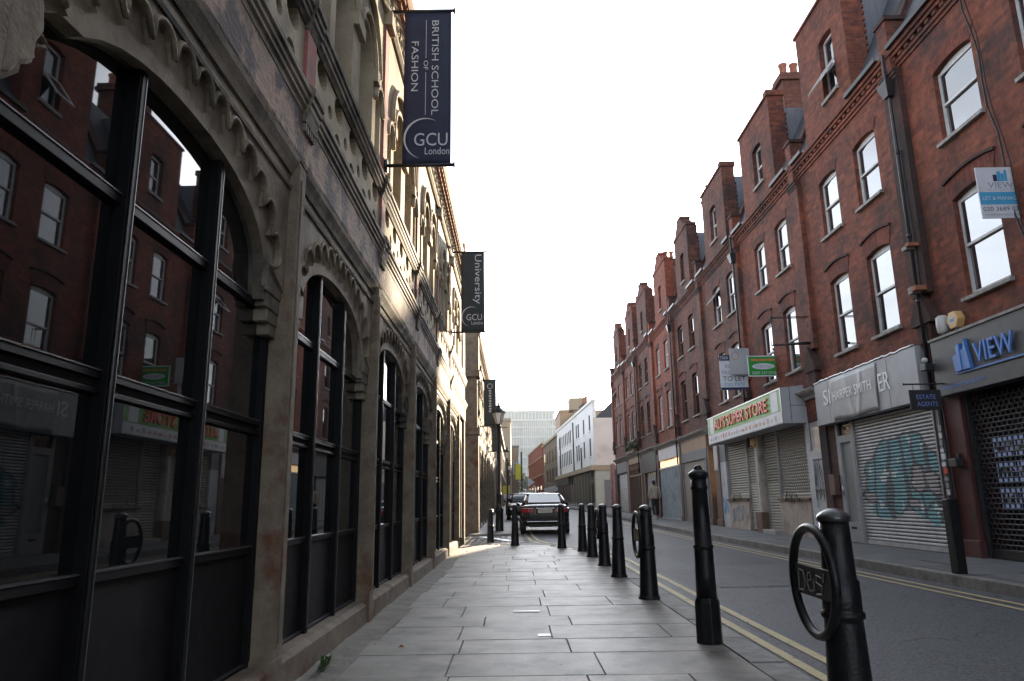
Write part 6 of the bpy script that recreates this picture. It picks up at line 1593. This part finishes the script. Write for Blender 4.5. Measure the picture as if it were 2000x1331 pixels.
    hr = MB().ball((0, 0.035, 1.70), 0.102, 14, 8, (.88, 1.0, .98)); hr.ball((0, 0.01, 1.63), 0.075, 10, 6, (.95, .8, 1)); o = hr.build('hair', MT['hair'], None); o.parent = t
    t.rotation_euler = (0, 0, rz); t.scale = (S, S, S)
    return t
person((6.60, 35.0, g(35) + 0.14), 0.0, 'person in a beige jacket and black trousers walking away along the far pavement', 1.0)

# ================================================================ FAR BUILDINGS
VD = Vector((-0.0526, 1.0)).normalized(); VN = Vector((VD.y, -VD.x))        # the street bends left here
def fp(o, t, d=0.0): return (o[0] + VD.x * t + VN.x * d, o[1] + VD.y * t + VN.y * d)
def slab_wall(b, o, t0, t1, d0, d1, z0, z1):
    """box in the turned street frame (t along the street, d away from it)"""
    c = [fp(o, t0, d0), fp(o, t1, d0), fp(o, t1, d1), fp(o, t0, d1)]
    vs = [(p[0], p[1], z0) for p in c] + [(p[0], p[1], z1) for p in c]
    return b.add(vs, [(0, 3, 2, 1), (4, 5, 6, 7), (0, 1, 5, 4), (1, 2, 6, 5), (2, 3, 7, 6), (3, 0, 4, 7)])
WO = (6.95, 64.0); gz = g(64)
wb = thing('white_building', 'white painted corner building with small dark windows above a teal glass shopfront', 'building', (WO[0] + 3, WO[1] + 10, gz))
cols = [(1.9, .95), (5.6, .95), (9.3, 1.0), (10.8, 1.0), (15.6, 1.0), (17.0, 1.0), (18.6, 1.0), (20.2, 1.0), (21.8, 1.0), (23.6, 1.0), (26.3, 1.2)]
b = MB(); cur = 0.0
for c, w in cols:
    slab_wall(b, WO, cur, c - w / 2, 0, 0.3, 4.15, 9.75)
    for za, zb in ((4.15, 5.05), (6.65, 7.35), (8.75, 9.75)): slab_wall(b, WO, c - w / 2, c + w / 2, 0, 0.3, za, zb)
    cur = c + w / 2
slab_wall(b, WO, cur, 29, 0, 0.3, 4.15, 9.75)
b.build('wall', MT['white_wall'], wb)
slab_wall(MB(), WO, 0.02, 29, 0.3, 3.6, 0, 8.3).build('rear_block', MT['dark'], wb)
slab_wall(MB(), WO, -0.25, 0.02, 0.02, 3.8, 4.15, 8.3).build('gable_wall', MT['cream_wall'], wb)
slab_wall(MB(), WO, -0.12, 29, -0.10, 0.32, 9.75, 9.98).build('parapet', MT['white_wall'], wb)
for c, w in cols:
    for za, zb in ((5.05, 6.65), (7.35, 8.75)):
        f = MB(); slab_wall(f, WO, c - w / 2, c + w / 2, 0.025, 0.06, za, zb); win = f.build('window', MT['dark'], wb)
        f = MB(); slab_wall(f, WO, c - w / 2 - .08, c + w / 2 + .08, -0.06, 0.10, za - 0.12, za - 0.002); f.build('sill', MT['white_wall'], win)
for q in ((12.9, 13.1, 9.3), (7.3, 7.42, 6.2), (25.0, 25.12, 8.8)):
    b = MB(); slab_wall(b, WO, q[0], q[1], -0.12, 0.0, 4.2, q[2]); b.build('drainpipe', MT['black_pipe'], wb)
b = MB(); o0 = fp(WO, -0.2, 0.3)
b.prism([(WO[0] + 0.25, 8.32), (WO[0] + 1.9, 9.9), (WO[0] + 3.9, 8.32)], 'y', 63.80, 70.0); b.build('roof', MT['slate'], wb)
b = MB(); slab_wall(b, WO, -0.4, 29, -0.35, 0.3, 3.75, 4.15); b.build('shop_cornice', MT['buff'], wb)
b = MB(); slab_wall(b, WO, -0.4, -0.05, 0.3, 3.9, 3.72, 4.12); b.build('shop_cornice', MT['buff'], wb)
b = MB(); slab_wall(b, WO, 0.3, 16, 0.0, 0.05, 0.35, 3.7)
b.build('shop_glass', MT['shop_glass'], wb)
b = MB()
for k in range(9): slab_wall(b, WO, 0.2 + k * 2.0, 0.3 + k * 2.0, -0.012, 0.06, 0.1, 3.72)
slab_wall(b, WO, -0.3, 16.3, -0.05, 0.06, 0.1, 0.35); b.build('shop_frame', MT['buff'], wb)
b = MB(); slab_wall(b, WO, 16.3, 29, -0.02, 0.04, 0.2, 2.9); b.build('shop_glass', MT['glass_dk'], wb)
b = MB(); slab_wall(b, WO, 16.2, 29, -0.28, 0.0, 2.9, 3.72); b.build('fascia', MT['black_board'], wb)
b = MB(); slab_wall(b, WO, -0.28, 0.0, 0.0, 3.4, 0, 3.72); b.build('end_wall', mat('pale_green_render', (0.42, 0.44, 0.36), (0.36, 0.38, 0.31), 2, 0.8), wb)
b = MB(); slab_wall(b, WO, -0.35, -0.28, 0.8, 3.3, 0.1, 2.9); b.build('door', MT['grey_board'], wb)
for k in range(2): 
    b = MB(); slab_wall(b, WO, -0.30, -0.24, 2.75, 4.1, (7.85, 5.0)[k] - 1.9 + 0.2, (7.85, 5.0)[k]); b.build('side_window', MT['tan_fascia' if k == 0 else 'olive_wall'], wb)
b = MB(); slab_wall(b, WO, 14.0, 16.8, 1.2, 2.2, 8.0, 11.5); ch = b.build('chimney', MT['brick_soot'], wb)
for k in range(3):
    p = fp(WO, 14.5 + k * 0.9, 1.7); MB().lathe([(0.2, 0), (0.16, 0.2), (0.16, 0.75), (0.2, 0.85)], (p[0], p[1], 11.5), 10).build('chimney_pot', MT['terracotta'], ch)
# tan block behind it
tb = thing('tan_block', 'plain tan block rising behind the white building', 'building', (7.5, 103, 0))
box('wall', 6.4, 10.6, 101, 112, 0, 13.4, MT['tan_wall'], tb); box('wall', 8.0, 14, 96, 101, 0, 13.0, MT['tan_wall'], tb); box('parapet', 6.3, 10.7, 100.9, 112, 13.4, 13.7, MT['tan_wall'], tb); box('roof_box', 7.4, 9.4, 95.5, 99, 13.0, 14.6, MT['tan_wall'], tb)
# grey brown building
ob = thing('brown_building', 'narrow grey brown brick building between the white and the red building', 'building', (7, 103, 0))
b = MB(); slab_wall(b, WO, 29.2, 49, 0.0, 8, 0, 9.3); b.build('wall', MT['olive_wall'], ob)
b = MB(); slab_wall(b, WO, 29.1, 49, -0.2, 0.2, 9.3, 9.6); b.build('parapet', MT['buff'], ob)
for zc in (3.8, 6.4):
    for k in range(5):
        b = MB(); slab_wall(b, WO, 30.5 + k * 3.7, 31.9 + k * 3.7, -0.02, 0.05, zc, zc + 1.7); b.build('window', MT['glass_dk'], ob)
b = MB(); slab_wall(b, WO, 29.4, 48, -0.12, 0.0, 2.4, 3.1); b.build('fascia', MT['board_white'], ob)
# red building
rd = thing('red_building', 'long dark red building with two pale string courses at the end of the street', 'building', (6, 130, 0))
b = MB(); slab_wall(b, WO, 50, 82, 0.0, 14, 0, 10.0); b.build('wall', MT['brick_far'], rd)
for z_ in (5.2, 7.9, 10.0):
    b = MB(); slab_wall(b, WO, 49.9, 82.1, -0.15, 0.2, z_, z_ + 0.22); b.build('string_course', MT['buff'], rd)
for k in range(5):
    b = MB(); slab_wall(b, WO, 52 + k * 6, 54.5 + k * 6, -0.02, 0.1, 1.0, 3.6); b.build('window', MT['glass_dk'], rd)
b = MB(); slab_wall(b, WO, 66, 67.3, -0.1, 0, 2.6, 4.0); b.build('wall_sign', MT['board_white'], rd)
# left side beyond the second arcade
lb = thing('tan_house', 'tall pale tan building facing down the street beyond the street lamps', 'building', (-4, 112, 0))
box('wall', -14, -0.62, 108, 130, 0, 13.0, MT['tan_wall'], lb); box('parapet', -14.2, -0.5, 107.8, 130, 13.0, 13.4, MT['tan_wall'], lb)
lb2 = thing('brown_house', 'lower dark brown building beyond the tall tan one', 'building', (-3, 145, 0))
box('wall', -14, 0.6, 135, 165, 0, 11.0, MT['olive_wall'], lb2)
for k in range(3): box('window', -0.9 + k * 0.5, -0.6 + k * 0.5, 134.9, 135.05, 6, 8.5, MT['glass_dk'], lb2)
box('roof', -14, 0.8, 134.8, 165, 11.0, 11.4, MT['slate'], lb2)
lb3 = thing('stone_house', 'shadowed stone building between the second arcade and the tall tan building', 'building', (-4, 75, 0))
box('wall', -14, -1.45, 52.3, 106, 0, 7.4, MT['stone'], lb3); box('cornice', -14, -1.2, 52.3, 106, 7.4, 7.8, MT['moulding'], lb3); box('string_course', -1.46, -1.3, 52.3, 106, 3.7, 4.0, MT['stone_lt'], lb3)
for k in range(13):
    box('pilaster', -1.46, -1.32, 53.5 + k * 4, 54.0 + k * 4, 0, 3.7, MT['stone_pier'], lb3)
    box('window', -1.46, -1.43, 54.4 + k * 4, 57.0 + k * 4, 0.6, 3.3, MT['glass_dk'], lb3); box('window', -1.46, -1.43, 54.6 + k * 4, 56.6 + k * 4, 4.5, 6.6, MT['glass_dk'], lb3)

# the big pale tower
tw = thing('tower_block', 'huge pale glass and stone office block fading into haze at the end of the street', 'building', (6, 275, 0))
TX0, TX1, TY = -6.0, 14.8, 260.0
box('core', TX0 + 0.4, TX1 + 6, TY + 1, TY + 40, 0, 30, MT['tower_glass'], tw)
b = MB()
for k in range(15): b.box(3.0 + k * 0.75, 3.35 + k * 0.75, TY - 0.2, TY + 1, 0, 29.6)
b.build('stone_fin', MT['tower'], tw)
for k in range(8): box('floor_band', TX0, TX1 + 6, TY + 0.1, TY + 1.2, 3.5 * k + 2.6, 3.5 * k + 3.3, MT['tower'], tw)
b = MB()
for k in range(8): b.box(TX0 + k * 1.1, TX0 + k * 1.1 + 0.2, TY, TY + 1, 0, 27)
b.build('mullion', MT['tower'], tw)
arch = [(-1.5, 0)] + [(-1.5, 17)] + [(0.6 - 2.1 * cos(pi * k / 12), 17 + 3.2 * sin(pi * k / 12)) for k in range(1, 12)] + [(2.7, 17), (2.7, 0)]
MB().prism(arch, 'y', TY - 0.6, TY + 1).build('arched_bay', MT['tower_glass'], tw)
b = MB()
for k in range(6): b.box(-1.4 + k * 0.78, -1.3 + k * 0.78, TY - 0.75, TY - 0.6, 0, 19)
for k in range(7): b.box(-1.4, 2.6, TY - 0.72, TY - 0.6, 2.5 * k + 1.5, 2.5 * k + 1.65)
b.build('bay_mullion', MT['tower'], tw)
box('upper_storey', TX0 + 1, TX1 - 0.3, TY + 2, TY + 34, 30, 33.0, MT['tower_glass'], tw)
b = MB()
for k in range(16): b.box(TX0 + 1 + k * 1.25, TX0 + 1.35 + k * 1.25, TY + 1.6, TY + 2, 30, 33)
b.build('roof_fin', MT['tower'], tw)
box('roof_slab', TX0 - 0.3, TX1 + 6.4, TY - 0.6, TY + 41, 29.6, 30.3, MT['tower'], tw); box('roof_slab', TX0 + 0.4, TX1 + 0.2, TY + 1.2, TY + 35, 33.0, 33.7, MT['tower'], tw)
for k in range(10): box('window', TX1 - 5.2 + k * 1.0, TX1 - 4.6 + k * 1.0, TY - 0.1, TY + 0.5, 24.3, 27.0, MT['tower_glass'], tw)
b = MB().tube([(3, TY + 6, 33.5), (3, TY + 6, 37.0)], 0.12, 6); b.tube([(0, TY + 6, 35.2), (8, TY + 6, 35.4)], 0.1, 6); b.build('roof_mast', MT['tower'], tw)
K_ = 2.5
for o in list(tw.children):
    o.matrix_parent_inverse = Matrix.Identity(4); o.matrix_basis = Matrix.Translation(-Vector((6, 275, 0)))
tw.scale = (K_, K_, K_); tw.location = (6 * K_, 275 * K_, 1.1 - 1.1 * K_)
# low bridge, trees, van and signs far away
br = thing('road_bridge', 'pale arched bridge span far down the street in front of the tower', 'bridge', (2, 205, 0))
b = MB().prism([(-6, 3.6), (-6, 5.0)] + [(-1 + k * 0.8, 5.0 + 2.4 * sin(pi * k / 10)) for k in range(11)] + [(12, 5.0), (12, 3.6), (6, 3.6)] + [(6 - k * 0.6, 3.6 + 0.9 * sin(pi * k / 10)) for k in range(1, 10)] + [(0, 3.6)], 'y', 204, 207)
b.build('span', MT['white_wall'], br)
for x in (-5, 9): box('abutment', x, x + 3.5, 204, 207, -1, 3.6, MT['olive_wall'], br)
def tree(label, x, y, h, r, seed):
    t = thing('street_tree', label, 'tree', (x, y, g(y)), group='far street trees')
    MB().tube([(x, y, g(y) - 0.3), (x + 0.1, y, h * 0.35), (x - 0.1, y + 0.1, h * 0.7)], [0.25, 0.18, 0.08], 8).build('trunk', MT['bark'], t)
    b = MB(); rr = random.Random(seed)
    for k in range(900):
        c = Vector((rr.gauss(0, 1), rr.gauss(0, 1), rr.gauss(0, 1))).normalized() * (rr.random() ** 0.4)
        c = Vector((x + c.x * r, y + c.y * r, h * 0.68 + c.z * h * 0.32 + 0.3 * sin(c.x * 5)))
        u_ = Vector((rr.gauss(0, 1), rr.gauss(0, 1), rr.gauss(0, 1))).normalized() * 0.30; v_ = u_.orthogonal().normalized() * 0.2
        b.add([tuple(c - u_), tuple(c + v_), tuple(c + u_), tuple(c - v_)], [(0, 1, 2, 3)])
    b.build('crown', MT['foliage'], t, kind='stuff', fix=False)
tree('round bare brown street tree left of the far bridge', 1.2, 190, 8.5, 2.6, 1); tree('round brown street tree right of the far bridge', 4.6, 186, 8.0, 2.4, 2)
# yellow signs on posts
ys_ = thing('street_sign', 'large yellow sign board hanging beside the dark far building', 'sign', (0.0, 80, 3))
box('board', 0.02, 0.62, 80, 80.06, 3.55, 5.15, MT['yellow_sign'], ys_); box('pole', 0.62, 0.80, 80.0, 80.14, 0, 6.5, MT['black_pipe'], ys_)
ys_ = thing('street_sign', 'small yellow and white road sign beside the second street lamp', 'sign', (-0.6, 56, 2))
box('board', -0.95, -0.42, 56, 56.04, 1.75, 2.35, MT['yellow_sign'], ys_); box('board', -0.9, -0.46, 56, 56.04, 1.35, 1.73, MT['board_white'], ys_); box('pole', -0.7, -0.64, 56.045, 56.1, 0, 2.4, MT['black_pipe'], ys_)
ys_ = thing('road_sign', 'white triangular pennant sign in front of the red building', 'sign', (3, 110, 3))
MB().prism([(1.85, 3.3), (1.85, 4.7), (2.95, 4.0)], 'y', 110, 110.06).build('board', MT['board_white'], ys_); box('pole', 1.78, 1.85, 110, 110.1, 0, 4.8, MT['black_pipe'], ys_)
vn = thing('van', 'white van far down the street below the pennant sign', 'van', (2.6, 125, g(125)))
b = MB().prism([(125, 0.35), (129.6, 0.35), (129.8, 1.0), (129.0, 1.25), (128.5, 2.1), (125, 2.15)], 'x', 1.6, 3.4); b.v = [(a, c, d + g(125)) for a, c, d in b.v]; b.build('body', MT['white_wall'], vn, bevel=0.08)
box('rear_window', 1.75, 3.25, 124.95, 125.0, g(125) + 1.3, g(125) + 1.95, MT['car_glass'], vn)
for x in (1.75, 3.05): box('wheel', x, x + 0.22, 125.6, 126.3, g(125), g(125) + 0.6, MT['tyre'], vn, bevel=0.1)

# ================================================================ HAZE
HZ = True
if HZ:
    m = bpy.data.materials.new('haze'); m.use_nodes = True; t = m.node_tree; t.nodes.clear()
    o = t.nodes.new('ShaderNodeOutputMaterial'); v = t.nodes.new('ShaderNodeVolumePrincipled')
    v.inputs['Color'].default_value = (0.82, 0.92, 1.0, 1); v.inputs['Density'].default_value = 0.00026; v.inputs['Anisotropy'].default_value = 0.2
    t.links.new(v.outputs[0], o.inputs['Volume'])
    hz = box('haze', -640, 640, -40, 910, -6, 96, m); hz['kind'] = 'stuff'; hz['label'] = 'thin bluish haze over the street'
